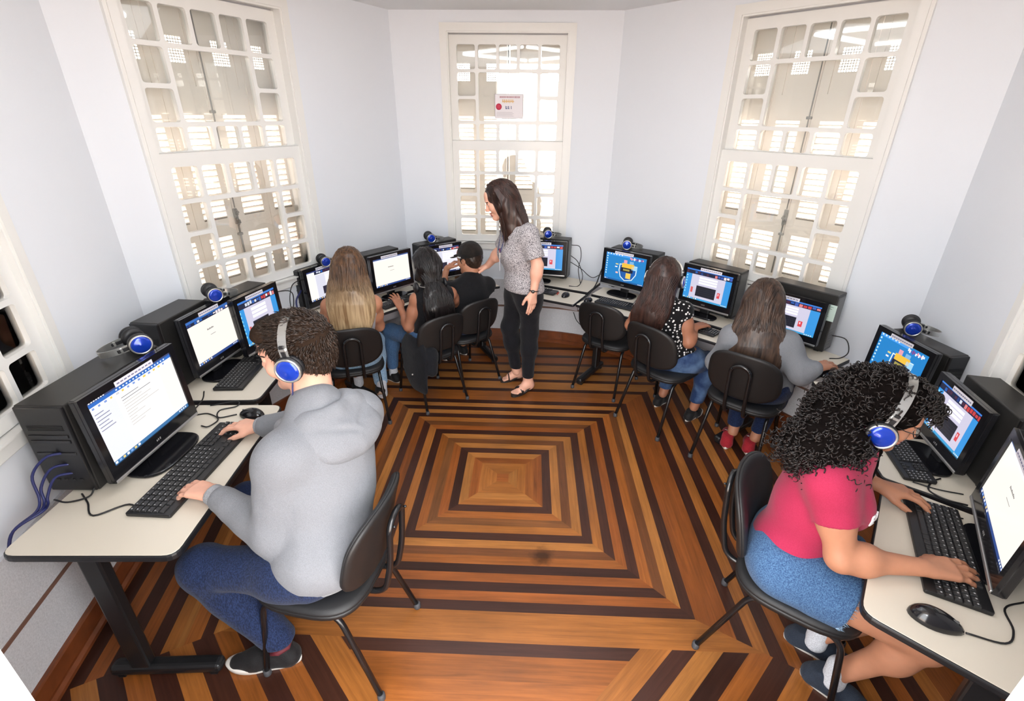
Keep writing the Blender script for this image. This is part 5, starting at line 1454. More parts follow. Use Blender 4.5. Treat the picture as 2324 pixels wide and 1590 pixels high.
def person(label, J, s, skin, fem=False, wide=1.0, belly=1.0, head=None, hs=None, res=.0045, hands=(), legs=True, shank=True, arm_t=1.0, leg_t=1.0, lips=(.45,.16,.14), brow=(.02,.012,.01), face=True, only=None):
    hs = hs or s
    base = J['pelvis'] if 'base' not in J else J['base']
    root = empty('person', (base[0], base[1], 0), 0, label, 'person')
    B = torso_prims(J, s, fem, wide, belly)
    for sd in 'LR': B += arm_prims(J['sh'+sd], J['el'+sd], J['wr'+sd], s, sd, arm_t)
    if legs:
        for sd in 'LR': B += leg_prims(J['hip'+sd], J['kn'+sd], J['an'+sd], s, sd, leg_t)
    B += neck_prims(J, head, hs, fem)+head_prims(head, hs, fem)
    for hd in hands: B += hand_prims(**hd)
    skinned = [p.infl(-.003) if p.reg in ('tor','pel') else p for p in B]
    o = solid('body', skinned, res, skin_set(skin, lips, brow), slot=head_slots(head, hs))
    attach(root, o)
    return root, B
def garment(root, name, prims, h, m, amp=.003, freq=28, seed=1, aniso=(1,1,1)):
    o = solid(name, prims, h, m, disp=folds(amp, freq, seed, aniso) if amp else None); attach(root, o); return o

# ---- boy in the grey hoodie -------------------------------------------------
def boy():
    J = P_(dict(pelvis=(-.70,1.275,.572), hipL=(-.735,1.197,.558), hipR=(-.675,1.355,.558), chest=(-.715,1.435,.925), neck=(-.765,1.500,1.045),
        shL=(-.800,1.300,.955), shR=(-.640,1.580,.955), elL=(-.850,1.235,.700), elR=(-.905,1.745,.790), wrL=(-1.118,1.345,.752), wrR=(-1.165,1.775,.752),
        knL=(-1.140,1.225,.520), anL=(-.945,1.235,.105), knR=(-1.150,1.560,.520), anR=(-1.05,1.60,.105), base=(-.747,1.331,0)))
    H = Frame((-.835,1.590,1.205), (-.99,.0,-.12), roll=R(-8))
    hands = [dict(W=J['wrL'], direc=(-.93,.30,-.08), normal=(-.02,0,1), s=1.12, side='L', curl=(.42,.45,.48,.52), spread=.12, thumb=.8),
             dict(W=J['wrR'], direc=(-.99,.12,-.06), normal=(0,.10,1), s=1.10, side='R', curl=(.40,.44,.50,.55), spread=.12, thumb=.7)]
    root, B = person('person in a grey hoodie and blue headphones typing at the nearest left desk', J, 1.03, skinA, head=H, hs=1.20, hands=hands, res=.004)
    # hoodie
    fo = []
    for sd in 'LR':
        W2 = J['wr'+sd]+(J['el'+sd]-J['wr'+sd])*.16
        fo += [cone(J['sh'+sd], J['el'+sd], .084, .074, k=.04), cone(J['el'+sd], W2, .070, .046, k=.04), ell(J['sh'+sd], (.080,.080,.078), k=.05), ell(J['el'+sd]+(J['wr'+sd]-J['el'+sd])*.3, (.066,.066,.060), k=.04)]
    hoodie = [p.infl(.032 if p.reg == 'pel' else .022, .06) for p in B if p.reg in ('tor','pel')]+fo
    nb = J['neck']; back = unit(V3(.84,-.40,0)); lat = unit(V3(-.40,-.84,0)); upv = V3(0,0,1)
    hoodie.append(plane(V3(-.70,1.27,.530), V3(0,0,-1), k=.008))
    garment(root, 'hoodie', hoodie, .005, grey_marl, .0065, 24, 3)
    # hood lying on the upper back: thick rim round the neck and a flattened bag
    hc = nb+back*.115+upv*-.045; Fr = np.stack([lat, unit(back*.80-upv*.60), unit(back*.60+upv*.80)])
    hood = [ell(hc, (.165,.120,.060), Fr, k=.03), ell(hc+Fr[1]*.075, (.130,.060,.050), Fr, k=.04)]
    ring = [(lat*.105-back*.035, -.045), (lat*.115+back*.03, -.028), (lat*.085+back*.085, -.004), (back*.105, .006), (-lat*.085+back*.085, -.004), (-lat*.115+back*.03, -.028), (-lat*.105-back*.035, -.05)]
    pts = [nb+a+upv*z for a, z in ring]
    for a, b in zip(pts[:-1], pts[1:]): hood.append(cone(a, b, .030, .030, k=.03))
    hood += [ell(nb+back*.030+upv*.045, (.085,.075,.075), Fr, op='s', k=.02), cone(hc+lat*.10+Fr[2]*.062, hc+Fr[1]*.07+Fr[2]*.066, .006, .006, op='s', k=.02), cone(hc-lat*.12+Fr[2]*.06, hc+Fr[1]*.05-lat*.03+Fr[2]*.066, .006, .006, op='s', k=.02)]
    garment(root, 'hood', hood, .005, grey_marl, .005, 30, 8)
    cf = []
    for sd in 'LR':
        d = unit(J['wr'+sd]-J['el'+sd]); a = J['wr'+sd]-d*.075; b = J['wr'+sd]+d*.004
        c = solid('cuff', [cone(a, b+d*.05, .041, .036, k=.005), plane(b, d, k=.004)], .004, grey_marl2); attach(root, c)
    c = solid('hem_band', [p.infl(.030 if p.reg == 'pel' else .019, .06) for p in B if p.reg in ('pel','tor')]+[plane(V3(-.70,1.27,.562), V3(0,0,1), k=.006), plane(V3(-.70,1.27,.508), V3(0,0,-1), k=.006)], .005, grey_marl2); attach(root, c)
    # jeans, socks, shoes
    j = regs(B, ('pel','thL','thR','shL','shR'), .010, .05)
    for sd in 'LR': j += [cone(J['kn'+sd], J['an'+sd]+V3(0,0,.02), .070, .058, k=.03)]
    j += [plane(V3(0,0,.130), V3(0,0,-1), k=.006), plane(V3(-.70,1.27,.66), V3(0,0,1), k=.01)]
    garment(root, 'jeans', j, .005, denim_navy, .0035, 34, 5)
    for sd, hl, to in (('L', (-.885,1.232,0), (-1.155,1.195,0)), ('R', (-.98,1.61,0), (-1.24,1.585,0))):
        sk = solid('sock', [cone(J['an'+sd]+V3(0,0,.035), J['an'+sd]+V3(-.01,0,-.03), .042, .043, k=.01)], .005, sock_m); attach(root, sk)
        parts = shoe('shoe', hl, to, 1, shoe_black, sole_white, lace_m=mat('lace_black', (.02,.02,.02), .7))
        Fs = Frame(hl, np.array(to)-hl); mb = MB(); L = .275
        mb.tube([tuple(Fs(x*L, y*L, z*L)) for x, y, z in ((.105,.30,.36),(.118,.20,.37),(.06,.085,.395),(-.06,.085,.395),(-.118,.20,.37),(-.105,.30,.36))], .012, 6)
        parts.append(mb.build('collar', burg))
        sh = empty('shoe', hl); 
        for q in parts: q.parent = sh; q.matrix_parent_inverse = Matrix.Translation(-Vector(hl))
        attach(root, sh)
    hr = short_hair(H, 1.20, hair_short, 5, 5000, True, len_=.022, top=1.03, under=hair_under_brown); attach(root, hr)
    # stitched seams of the jeans
    headphones(H, 1.20, 'headphones worn over the short dark hair of the boy in the hoodie', group=HP_GROUP, gap=.094, drop=.012, cy=-.020, band=.124)
    cup = H(.120, -.022, -.030)
    cable([tuple(cup), tuple(cup+V3(-.005,-.012,-.07)), tuple(cup+V3(.015,-.03,-.16)), tuple(cup+V3(-.01,-.035,-.25)), (-1.00,1.52,.80)], 'dark blue headphone cable hanging beside the face of the boy', cable_blue, .0028)
boy()

# ---- person in pink ----------------------------------------------------------
def pink():
    J = P_(dict(pelvis=(.985,1.375,.560), hipR=(.940,1.300,.552), hipL=(1.030,1.450,.552), chest=(1.045,1.385,.915), neck=(1.095,1.405,1.025), front=(.83,-.55,-.05),
        shR=(.972,1.262,.950), shL=(1.150,1.545,.945), elR=(1.015,1.172,.738), elL=(1.175,1.640,.765), wrR=(1.240,1.135,.748), wrL=(1.335,1.512,.752),
        knR=(1.315,1.080,.470), anR=(1.190,1.195,.120), knL=(1.43,1.235,.470), anL=(1.200,1.345,.120), base=(1.06,1.36,0)))
    H = Frame((1.205,1.460,1.100), (.83,-.44,-.28), roll=R(2))
    hands = [dict(W=J['wrR'], direc=(.97,-.02,-.05), normal=(0,-.12,1), s=1.10, side='R', curl=(.34,.34,.38,.44), spread=.10, thumb=.6),
             dict(W=J['wrL'], direc=(.90,-.38,-.06), normal=(0,.12,1), s=1.06, side='L', curl=(.42,.42,.44,.46), spread=.10, thumb=.9)]
    root, B = person('person in a pink shirt and denim shorts with curly dark hair at the right desk', J, .98, skinB, fem=True, head=H, hs=1.0, hands=hands, res=.004, wide=1.04, arm_t=1.16, leg_t=1.06)
    sl = [sleeve(J['sh'+sd], J['el'+sd], .50, .068, .062, (ell(J['sh'+sd], (.064,.064,.062), k=.04),)) for sd in 'LR']
    for g in sl: g.k = .035
    shirt = [p.infl(.010, .06) for p in B if p.reg in ('tor','pel')]+sl+[plane(V3(.985,1.375,.545), V3(0,0,-1), k=.006)]
    garment(root, 'shirt', shirt, .005, pink_cloth, .0034, 26, 11)
    sh = [p.infl(.012, .06) for p in B if p.reg == 'pel']
    for sd in 'LR': g = legtube(J['hip'+sd], J['kn'+sd], .46, .117, .102); sh.append(g)
    sh.append(plane(V3(0,0,.66), V3(0,0,1), k=.01))
    shorts = garment(root, 'shorts', sh, .005, denim_mid, .003, 40, 2)
    # frayed hem: short threads round the leg opening
    for sd in 'R':
        c = J['hip'+sd]+(J['kn'+sd]-J['hip'+sd])*.46; d = unit(J['kn'+sd]-J['hip'+sd]); a = unit(np.cross(d, V3(0,0,1))); b = np.cross(a, d)
        paths = []
        rr = np.random.default_rng(4)
        for i in range(150):
            w = rr.uniform(0, 6.283); e = a*math.cos(w)+b*math.sin(w); q = c+e*.104-d*.008
            paths.append([q, q+d*.010+e*.001, q+d*rr.uniform(.014,.024)+rr.normal(size=3)*.003])
        attach(shorts, strands('frayed_hem', paths, .0016, .0006, denim_light, None, 3)) if False else attach(root, strands('frayed_hem', paths, .0016, .0006, denim_light, None, 3))
    for sd, hl, to in (('R', (1.125,1.262,0), (1.318,1.090,0)), ('L', (1.130,1.415,0), (1.345,1.285,0))):
        sk = solid('sock', [cone(J['an'+sd]+V3(0,0,.035), J['an'+sd]+V3(0,0,-.04), .041, .040, k=.01)], .005, sock_m); attach(root, sk)
        parts = shoe('shoe', hl, to, 1, shoe_navy, sole_white, lace_m=lace_white)
        e = empty('shoe', hl)
        for q in parts: q.parent = e; q.matrix_parent_inverse = Matrix.Translation(-Vector(hl))
        attach(root, e)
    # curly hair: a full mass and many springy locks
    p = lambda x, y, z: H(x, y, z)
    q_ = lambda *a: np.array(a, float)
    U = [ell(p(0,-.02,.055), (.102,.122,.098), H.R, k=.03), ell(p(0,-.085,-.02), (.118,.085,.115), H.R, k=.06), ell(p(.0,-.120,-.085), (.130,.080,.090), H.R, k=.06),
         ell(J['neck']*.5+H.o*.5+V3(-.115,-.03,-.03), (.115,.110,.085), k=.06), ell(J['neck']+V3(-.125,-.03,.0), (.095,.110,.055), k=.05),
         ell(p(-.080,-.035,-.07), (.030,.050,.105), H.R, k=.04), ell(p(.085,-.02,-.06), (.032,.060,.11), H.R, k=.04),
         ell(H.o+V3(-.085,-.075,-.130), (.060,.050,.075), k=.05), ell(H.o+V3(-.075,-.080,-.195), (.045,.040,.055), k=.05), ell(p(.080,-.02,-.15), (.036,.045,.08), H.R, k=.05),
         ell(p(0,.055,.105), (.068,.038,.026), H.R, k=.03)]
    cut = [ell(p(0,.120,-.040), (.098,.088,.120), H.R, op='s', k=.01), ell(p(-.120,-.004,-.012), (.045,.052,.052), H.R, op='s', k=.012)]
    r = np.random.default_rng(9); pr = U+cut
    o = solid('hair', [q.infl(-.004) if q.op == 'u' else q for q in pr], .006, hair_under, disp=folds(.006, 95, 6)); attach(root, o)
    n = 5200; P0 = []
    for e_ in U:
        m0 = int(n*(e_.r.prod()**(1/3)/.9)); q = r.normal(size=(m0,3)); q /= np.linalg.norm(q, axis=1)[:,None]; q = q*e_.r*1.05
        P0.append(e_.a+(q@e_.F if e_.F is not None else q))
    A = np.concatenate(P0); A = A[ev(pr, A) > -.012]; A = project(pr, A, .002, 6); A = A[np.abs(ev(pr, A)-.002) < .004]; lc = H.loc(A)
    keep = ((lc[:,1] < .030) | (lc[:,2] > .090)) & ~((lc[:,1] > -.01) & (lc[:,2] < -.02) & (lc[:,0] < 0)) & (np.linalg.norm((lc-np.array([-.115,-.004,-.012]))/np.array([1,1,1]), axis=1) > .056) & ~((np.abs(lc[:,1]+.002) < .016) & (lc[:,2] > .0)); A = A[keep]; lc = lc[keep]; paths = []
    cen = H.o+V3(-.06,-.03,-.04)
    for a, l in zip(A, lc):
        nr = unit((a-cen)/np.array([.16,.14,.17]))
        dn = unit(V3(0,0,-1)+nr*.35+r.normal(size=3)*.45); dn = unit(dn-nr*(dn@nr)*.75)
        e1 = unit(np.cross(dn, nr)); e2 = np.cross(dn, e1); Lk = r.uniform(.028,.055)*(1.9 if l[2] < -.10 else 1); R0 = r.uniform(.0045,.0085); tn = Lk/r.uniform(.017,.026); ph = r.uniform(0, 6.3)
        m_ = 6*int(tn+2); pts = []
        for i in range(m_+1):
            t = i/m_; w = ph+2*math.pi*tn*t; rad = R0*(.7+.6*t)
            pts.append(a+dn*(Lk*t)+nr*(.004+.004*math.sin(3*t))+(e1*math.cos(w)+e2*math.sin(w))*rad)
        paths.append(pts)
    lo = strands('curls', paths, .0030, .0016, hair_curly, o, 4, .8)
    # glasses
    gm = mat('glasses_frame', (.02,.016,.015), .3)
    for sg in (-1, 1):
        mb = MB(); pts = []
        for k in range(17):
            w = 2*math.pi*k/16; pts.append(tuple(p(sg*.032+.024*math.cos(w), .103-.004*abs(math.cos(w)), .004+.017*math.sin(w))))
        mb.tube(pts, .0016, 6); mb.tube([tuple(p(sg*.056,.100,.008)), tuple(p(sg*.073,.06,.010)), tuple(p(sg*.077,.0,.012))], .0016, 6)
        if sg > 0: mb.tube([tuple(p(-.008,.104,.006)), tuple(p(0,.108,.009)), tuple(p(.008,.104,.006))], .0016, 6)
        if sg < 0: g0 = mb.build('glasses', gm)
        else: g1 = mb.build('glasses_side', gm); g1.parent = g0
    attach(root, g0)
    headphones(H, 1.13, 'headphones worn over the curly dark hair of the person in pink', group=HP_GROUP, gap=.104, band=.150)
    # white letters across the chest
    fr = unit(J['front']); la = unit(V3(.545,.84,0)); up = np.cross(fr, np.cross(V3(0,0,1), fr)); c0 = J['chest']*.80+J['pelvis']*.20
    mb = MB(); wm = mat('white_print', (.8,.8,.8), .7); torso = shirt
    def stroke(pts):
        A = np.array([c0+fr*.20-la*(u)+V3(0,0,1)*v for u, v in pts]); A = project(torso, A, .0015, 8); mb.tube([tuple(a) for a in A], .0038, 5, True, True)
    G_ = {'E': [[(0,0),(0,.5),(0,1)], [(0,1),(.6,1)], [(0,.5),(.5,.5)], [(0,0),(.6,0)]], 'Y': [[(0,1),(.3,.5),(.3,0)], [(.6,1),(.3,.5)]], 'L': [[(0,1),(0,0),(.6,0)]]}
    x = .125
    for ch in 'EY':
        for st in G_[ch]: stroke([(x-u*.036, .0+v*.042) for u, v in st])
        x -= .038
    lt = mb.build('shirt_lettering', wm); attach(root, lt)
pink()
def far_hair_chain(pts, lat, nrm):
    return [(np.array(q[0], float), unit(lat), q[1], unit(q[3] if len(q) > 3 else nrm), q[2]) for q in pts]
def simple_shoes(root, items, s, up_m, lace=True):
    for hl, to in items:
        parts = shoe('shoe', hl, to, s, up_m, sole_white, lace_m=lace_white if lace else None)
        e = empty('shoe', hl)
        for q in parts: q.parent = e; q.matrix_parent_inverse = Matrix.Translation(-Vector(hl))
        attach(root, e)
# ---- long blonde hair --------------------------------------------------------
def blonde():
    s = .90
    J = P_(dict(pelvis=(-1.165,2.975,.515), hipL=(-1.235,2.945,.50), hipR=(-1.095,2.995,.50), chest=(-1.118,2.945,.855), neck=(-1.116,2.955,.965), front=(-.24,.97,0),
        shL=(-1.252,2.895,.880), shR=(-.985,2.965,.880), elL=(-1.318,2.925,.700), elR=(-1.005,3.075,.675), wrL=(-1.30,3.12,.735), wrR=(-1.10,3.22,.735),
        knL=(-1.34,3.27,.46), knR=(-1.14,3.33,.46), anL=(-1.30,3.33,.14), anR=(-1.075,3.185,.135), base=(-1.22,3.08,0)))
    for k_ in ('pelvis','hipL','hipR','chest','neck','shL','shR','elL','elR'): J[k_] = J[k_]+V3(-.022,.055,-.012)
    H = Frame((-1.145,3.045,1.095), (-.22,.92,-.32))
    hands = [dict(W=J['wrL'], direc=(-.2,.95,-.1), normal=(0,0,1), s=.9, side='L'), dict(W=J['wrR'], direc=(-.3,.9,-.1), normal=(0,0,1), s=.9, side='R')]
    root, B = person('person with long blonde hair seen from behind, pale sleeveless top', J, s, skinB, fem=True, head=H, hs=.95, hands=hands, res=.006, arm_t=1.05)
    top = [p.infl(.010, .06) for p in B if p.reg in ('tor','pel')]+[plane(V3(0,0,.50), V3(0,0,-1), k=.006)]
    garment(root, 'top', top, .006, grey_top, .003, 30, 3)
    j = [p.infl(.014, .05) for p in B if p.reg in ('pel','thL','thR','shL','shR')]+[plane(V3(0,0,.17), V3(0,0,-1), k=.006), plane(V3(0,0,.575), V3(0,0,1), k=.008)]
    garment(root, 'jeans', j, .006, denim_light, .003, 36, 4)
    for sd in 'LR':
        sk = solid('sock', [cone(J['an'+sd]+V3(0,0,.04), J['an'+sd]+V3(0,0,-.05), .038, .036, k=.01)], .006, sock_m); attach(root, sk)
    # the right foot rests on its toes, sole towards the camera
    hl = np.array((-1.075,3.125,.115)); to = np.array((-1.085,3.195,-.0)+np.array((0,.05,.01)))
    parts = shoe('shoe', hl, hl+unit(V3(-.05,.55,-.80))*.225 if False else hl+unit(V3(-.12,.62,-.45))*.235, .9, shoe_black, mat('sole_tan', srgb(170,140,118), .7))
    e = empty('shoe', (hl[0],hl[1],0))
    for q in parts: q.parent = e; q.matrix_parent_inverse = Matrix.Translation(-Vector((hl[0],hl[1],0)))
    attach(root, e)
    simple_shoes(root, [((-1.31,3.28,0), (-1.37,3.50,0))], .9, shoe_black)
    lat = V3(-.97,-.24,0); nr = V3(.24,-.97,.05)
    ch = far_hair_chain([(H(0,-.055,-.03), .105, .075), (H.o+V3(.015,-.085,-.13), .128, .062), (H.o+V3(.022,-.115,-.21), .142, .052), (H.o+V3(.020,-.125,-.28), .128, .044), (H.o+V3(.010,-.130,-.345), .105, .036), (H.o+V3(-.002,-.130,-.405), .070, .026)], lat, nr)
    hm = hair_mat('hair_ombre', (srgb(50,34,24), srgb(108,76,50)), scale=(75,75,3), rough=.36, zr=(.88,1.16,srgb(126,96,64),srgb(206,180,140)))
    hr = long_hair(H, .97, ch, hm, 420, 3, rad=.0052, wave=.006); attach(root, hr)
blonde()
# ---- bound black hair, silver band -------------------------------------------
def ponytail():
    s = .84
    J = P_(dict(pelvis=(-.715,3.345,.500), hipL=(-.775,3.300,.49), hipR=(-.655,3.390,.49), chest=(-.695,3.375,.775), neck=(-.690,3.395,.870), front=(-.63,.77,0),
        shL=(-.790,3.300,.800), shR=(-.575,3.470,.790), elL=(-.862,3.290,.590), elR=(-.55,3.60,.66), wrL=(-.942,3.425,.680), wrR=(-.75,3.70,.735),
        knL=(-1.065,3.535,.445), knR=(-.90,3.66,.445), anL=(-1.085,3.545,.105), anR=(-.93,3.70,.105), base=(-.735,3.345,0)))
    H = Frame((-.735,3.425,1.012), (-.58,.80,-.15))
    hands = [dict(W=J['wrL'], direc=(-.42,.50,.50), normal=(.45,-.35,.80), s=.92, side='L', curl=(.25,.3,.35,.4), spread=.22, thumb=.2), dict(W=J['wrR'], direc=(-.5,.8,-.05), normal=(0,0,1), s=.85, side='R')]
    root, B = person('person with bound black hair and a raised left hand at the white screen', J, s, skinC, fem=True, head=H, hs=.93, hands=hands, res=.006, wide=.92)
    t = [p.infl(.010, .06) for p in B if p.reg in ('tor','pel')]+[cone(J['shL']*.75+J['neck']*.25, J['shL']*.95+J['neck']*.05, .048, .045, k=.03), cone(J['shR']*.75+J['neck']*.25, J['shR']*.95+J['neck']*.05, .048, .045, k=.03), plane(V3(0,0,.49), V3(0,0,-1), k=.006)]
    garment(root, 'top', t, .006, black_cloth, .003, 30, 5)
    j = [p.infl(.010, .05) for p in B if p.reg in ('pel','thL','thR','shL','shR')]+[plane(V3(0,0,.125), V3(0,0,-1), k=.006), plane(V3(0,0,.56), V3(0,0,1), k=.008)]
    garment(root, 'jeans', j, .006, denim_mid, .0035, 34, 6)
    for sd in 'LR':
        sk = solid('sock', [cone(J['an'+sd]+V3(0,0,.04), J['an'+sd]+V3(0,0,-.04), .034, .036, k=.01)], .006, sock_m); attach(root, sk)
    simple_shoes(root, [((-1.035,3.505,0), (-1.205,3.63,0)), ((-.88,3.66,0), (-1.06,3.79,0))], .9, shoe_black)
    lat = V3(-.80,-.58,0); nr = V3(.60,-.80,.08)
    ch = far_hair_chain([(H(0,-.055,-.02), .088, .080), (H.o+V3(.055,-.085,-.125), .048, .038), (H.o+V3(.085,-.130,-.175), .085, .052), (H.o+V3(.110,-.155,-.255), .105, .045), (H.o+V3(.125,-.155,-.34), .095, .036), (H.o+V3(.125,-.145,-.40), .065, .024)], lat, nr)
    hr = long_hair(H, .95, ch, hair_black, 300, 5, rad=.0042); attach(root, hr)
    # silver headphone band round the nape over the hair
    hb = empty('headphones', tuple(H.o+V3(.05,-.09,-.13)), 0, 'headphones with a silver band slipped round bound black hair', 'headphones', HP_GROUP)
    mb = MB(); pts = []
    c = V3(.050,-.078,-.122)-V3(.05,-.09,-.13)
    for i in range(17):
        a = -1.75+3.5*i/16; v = unit(nr)*math.cos(a)*.066+unit(lat)*math.sin(a)*.090
        pts.append(tuple(c+v+V3(0,0,.012*math.sin(a)-.004)))
    mb.tube(pts, .0105, 8, True, True, .35); mb.build('headband', mat('headband_silver', (.62,.62,.60), .28, .85), hb)
    for sg in (-1, 1):
        q = MB(); q.M = Matrix.Translation(Vector(c+unit(lat)*sg*.098+unit(nr)*-.02)) @ Vector(unit(lat)*sg).to_track_quat('X','Z').to_matrix().to_4x4()
        q.lathe([(0,0),(.034,.002),(.037,.012),(.034,.022),(0,.026)], 20, 'x'); q.build('ear_cup', mat('headphone_cushion', (.012,.012,.014), .45), hb)
ponytail()
def jacket():
    J = np.array
    c = V3(-.735,3.345,.43)
    f = V3(-.656,.755,0); l = V3(-.755,-.656,0); u = V3(0,0,1)
    q = lambda a, b, z: V3(-.735,3.345,0)+l*a+f*b+u*z
    pr = [cone(q(.175,-.06,.46), q(.190,-.10,.26), .115, .105, F=(l,.24), k=.05), cone(q(.165,-.17,.46), q(.175,-.20,.22), .065, .055, F=(l,.34), k=.05), cone(q(.15,-.15,.52), q(.175,-.13,.42), .05, .07, F=(l,.4), k=.05), cone(q(.18,.02,.45), q(.195,-.01,.29), .055, .045, F=(l,.3), k=.04), cone(q(.10,-.20,.46), q(.12,-.24,.34), .05, .04, k=.04)]
    o = solid('jacket', pr, .006, cloth_mat('jacket_cloth', srgb(18,19,23), srgb(25,26,31), 300, .35), disp=folds(.006, 30, 9))
    tag(o, 'black jacket hanging down from the side of a chair', 'jacket')
    mb = MB(); mb.sphere(tuple(q(.218,-.13,.30)), .008, 2); b = mb.build('snap_button', silver); b.parent = o
jacket()
# ---- person in the cap -------------------------------------------------------
def capboy():
    s = .86
    J = P_(dict(pelvis=(-.470,3.665,.500), hipL=(-.535,3.620,.49), hipR=(-.405,3.710,.49), chest=(-.462,3.700,.735), neck=(-.438,3.715,.845), front=(-.6,.8,0),
        shL=(-.605,3.635,.755), shR=(-.335,3.790,.752), elL=(-.700,3.800,.740), elR=(-.40,3.99,.72), wrL=(-.652,3.845,.875), wrR=(-.52,4.07,.735),
        knL=(-.74,3.93,.45), knR=(-.60,4.03,.45), anL=(-.73,3.97,.105), anR=(-.58,4.08,.105), base=(-.505,3.68,0)))
    H = Frame((-.466,3.765,.972), (-.80,.58,-.16))
    hands = [dict(W=J['wrL'], direc=(.62,.12,.45), normal=(-.35,.1,.9), s=.95, side='L', curl=(.9,.9,.9,.9), spread=.08, thumb=.5), dict(W=J['wrR'], direc=(-.7,.6,-.05), normal=(0,0,1), s=.9, side='R')]
    root, B = person('person in a dark cap and black shirt resting the chin on a bent hand', J, s, skinB, head=H, hs=.97, hands=hands, res=.006, wide=1.06)
    sl = [sleeve(J['sh'+sd], J['el'+sd], .62, .064, .056, (ell(J['sh'+sd], (.062,.062,.060), k=.04),)) for sd in 'LR']
    for g in sl: g.k = .03
    t = [p.infl(.013, .06) for p in B if p.reg in ('tor','pel')]+sl+[plane(V3(0,0,.45), V3(0,0,-1), k=.006)]
    garment(root, 'shirt', t, .006, black_cloth, .004, 26, 5)
    j = [p.infl(.012, .05) for p in B if p.reg in ('pel','thL','thR','shL','shR')]+[plane(V3(0,0,.125), V3(0,0,-1), k=.006), plane(V3(0,0,.56), V3(0,0,1), k=.008)]
    garment(root, 'trousers', j, .006, denim_navy, .0035, 34, 6)
    simple_shoes(root, [((-.71,3.93,0), (-.86,4.09,0)), ((-.55,4.05,0), (-.70,4.20,0))], .9, shoe_black)
    hr = short_hair(H, .98, hair_short, 7, 420, False, len_=.012, top=.96); attach(root, hr)
    # cap with the peak turned sideways over the brow
    p = lambda x, y, z: H(x*.97, y*.97, z*.97)
    U = [ell(p(0,-.022,.050), (.090,.108,.088), H.R, k=.02), cone(p(-.050,.085,.040), p(.050,.085,.040), .022, .022, F=(H.u,.25), k=.03), cone(p(-.045,.125,.022), p(.045,.125,.022), .028, .028, F=(H.u,.16), k=.03),
         plane(p(0,-.02,.018), -unit(H.u+H.f*.10), k=.004), ell(p(0,-.02,.010), (.080,.095,.075), H.R, op='s', k=.006)]
    cp = solid('cap', U, .005, cloth_mat('cap_cloth', srgb(24,22,21), srgb(46,38,32), 18, .5, lo=.4, hi=.75, detail=4), disp=folds(.003, 60, 2)); attach(root, cp)
    mb = MB(); wm = mat('white_print', (.8,.8,.8), .7)
    for i in range(9):
        a = .55+i*.065; x, y = .092*math.cos(a-.35), .109*math.sin(a-.35)-.022
        mb.tube([tuple(p(x*1.0, y, .024+.007*(i%2))), tuple(p(x*1.0, y+.003, .036-.006*(i%3)*.5))], .0026, 5)
    st = mb.build('cap_stitching', wm); attach(root, st)
    hw = cloth_mat('watch_black', srgb(20,20,22), srgb(28,28,30), 300, .1)
    mb = MB(); d = unit(J['elL']-J['wrL'])
capboy()
# ---- dotted blouse -----------------------------------------------------------
def dotted():
    s = .88
    J = P_(dict(pelvis=(.985,3.085,.515), hipL=(.905,3.105,.50), hipR=(1.060,3.050,.50), chest=(.895,3.085,.800), neck=(.890,3.095,.905), front=(.45,.89,0),
        shL=(.772,3.145,.835), shR=(1.008,3.040,.855), elL=(.715,3.185,.690), elR=(1.062,2.995,.655), wrL=(.985,3.255,.730), wrR=(1.120,3.085,.728),
        knL=(1.13,3.36,.46), knR=(1.275,3.115,.455), anL=(1.035,3.265,.105), anR=(1.215,3.085,.105), base=(.975,3.115,0)))
    H = Frame((.885,3.128,1.050), (.50,.84,-.22))
    hands = [dict(W=J['wrL'], direc=(.75,.2,-.1), normal=(0,0,1), s=.9, side='L'), dict(W=J['wrR'], direc=(.82,.55,-.05), normal=(0,0,1), s=.95, side='R', curl=(.3,.35,.4,.45))]
    root, B = person('person in a black blouse with white dots and long dark hair', J, s, skinC, fem=True, head=H, hs=.95, hands=hands, res=.006, arm_t=1.1, leg_t=1.08)
    sl = [sleeve(J['sh'+sd], J['el'+sd], .22, .060, .058, (ell(J['sh'+sd], (.058,.058,.058), k=.03),)) for sd in 'LR']
    for g in sl: g.k = .03
    t = [p.infl(.011, .06) for p in B if p.reg in ('tor','pel')]+sl+[plane(V3(0,0,.515), V3(0,0,-1), k=.006)]
    garment(root, 'blouse', t, .006, dots_cloth, .004, 28, 5)
    j = [p.infl(.012, .05) for p in B if p.reg in ('pel','thL','thR','shL','shR')]+[plane(V3(0,0,.155), V3(0,0,-1), k=.006), plane(V3(0,0,.58), V3(0,0,1), k=.008)]
    garment(root, 'jeans', j, .006, denim_worn, .0035, 34, 6)
    simple_shoes(root, [((.985,3.24,0), (1.12,3.385,0)), ((1.165,3.055,0), (1.315,3.195,0))], .92, shoe_black, False)
    lat = V3(-.86,.50,0); nr = V3(-.50,-.86,.08)
    ch = far_hair_chain([(H(0,-.055,-.02), .092, .075), (H.o+V3(-.055,-.075,-.13), .098, .055), (H.o+V3(-.085,-.090,-.21), .105, .046), (H.o+V3(-.105,-.080,-.285), .098, .038), (H.o+V3(-.125,-.065,-.345), .075, .028)], lat, nr)
    hr = long_hair(H, .96, ch, hair_auburn, 330, 9, rad=.0046, wave=.010); attach(root, hr)
    headphones(H, 1.02, 'headphones on long dark hair above the dotted blouse', group=HP_GROUP, gap=.098, band=.140)
dotted()
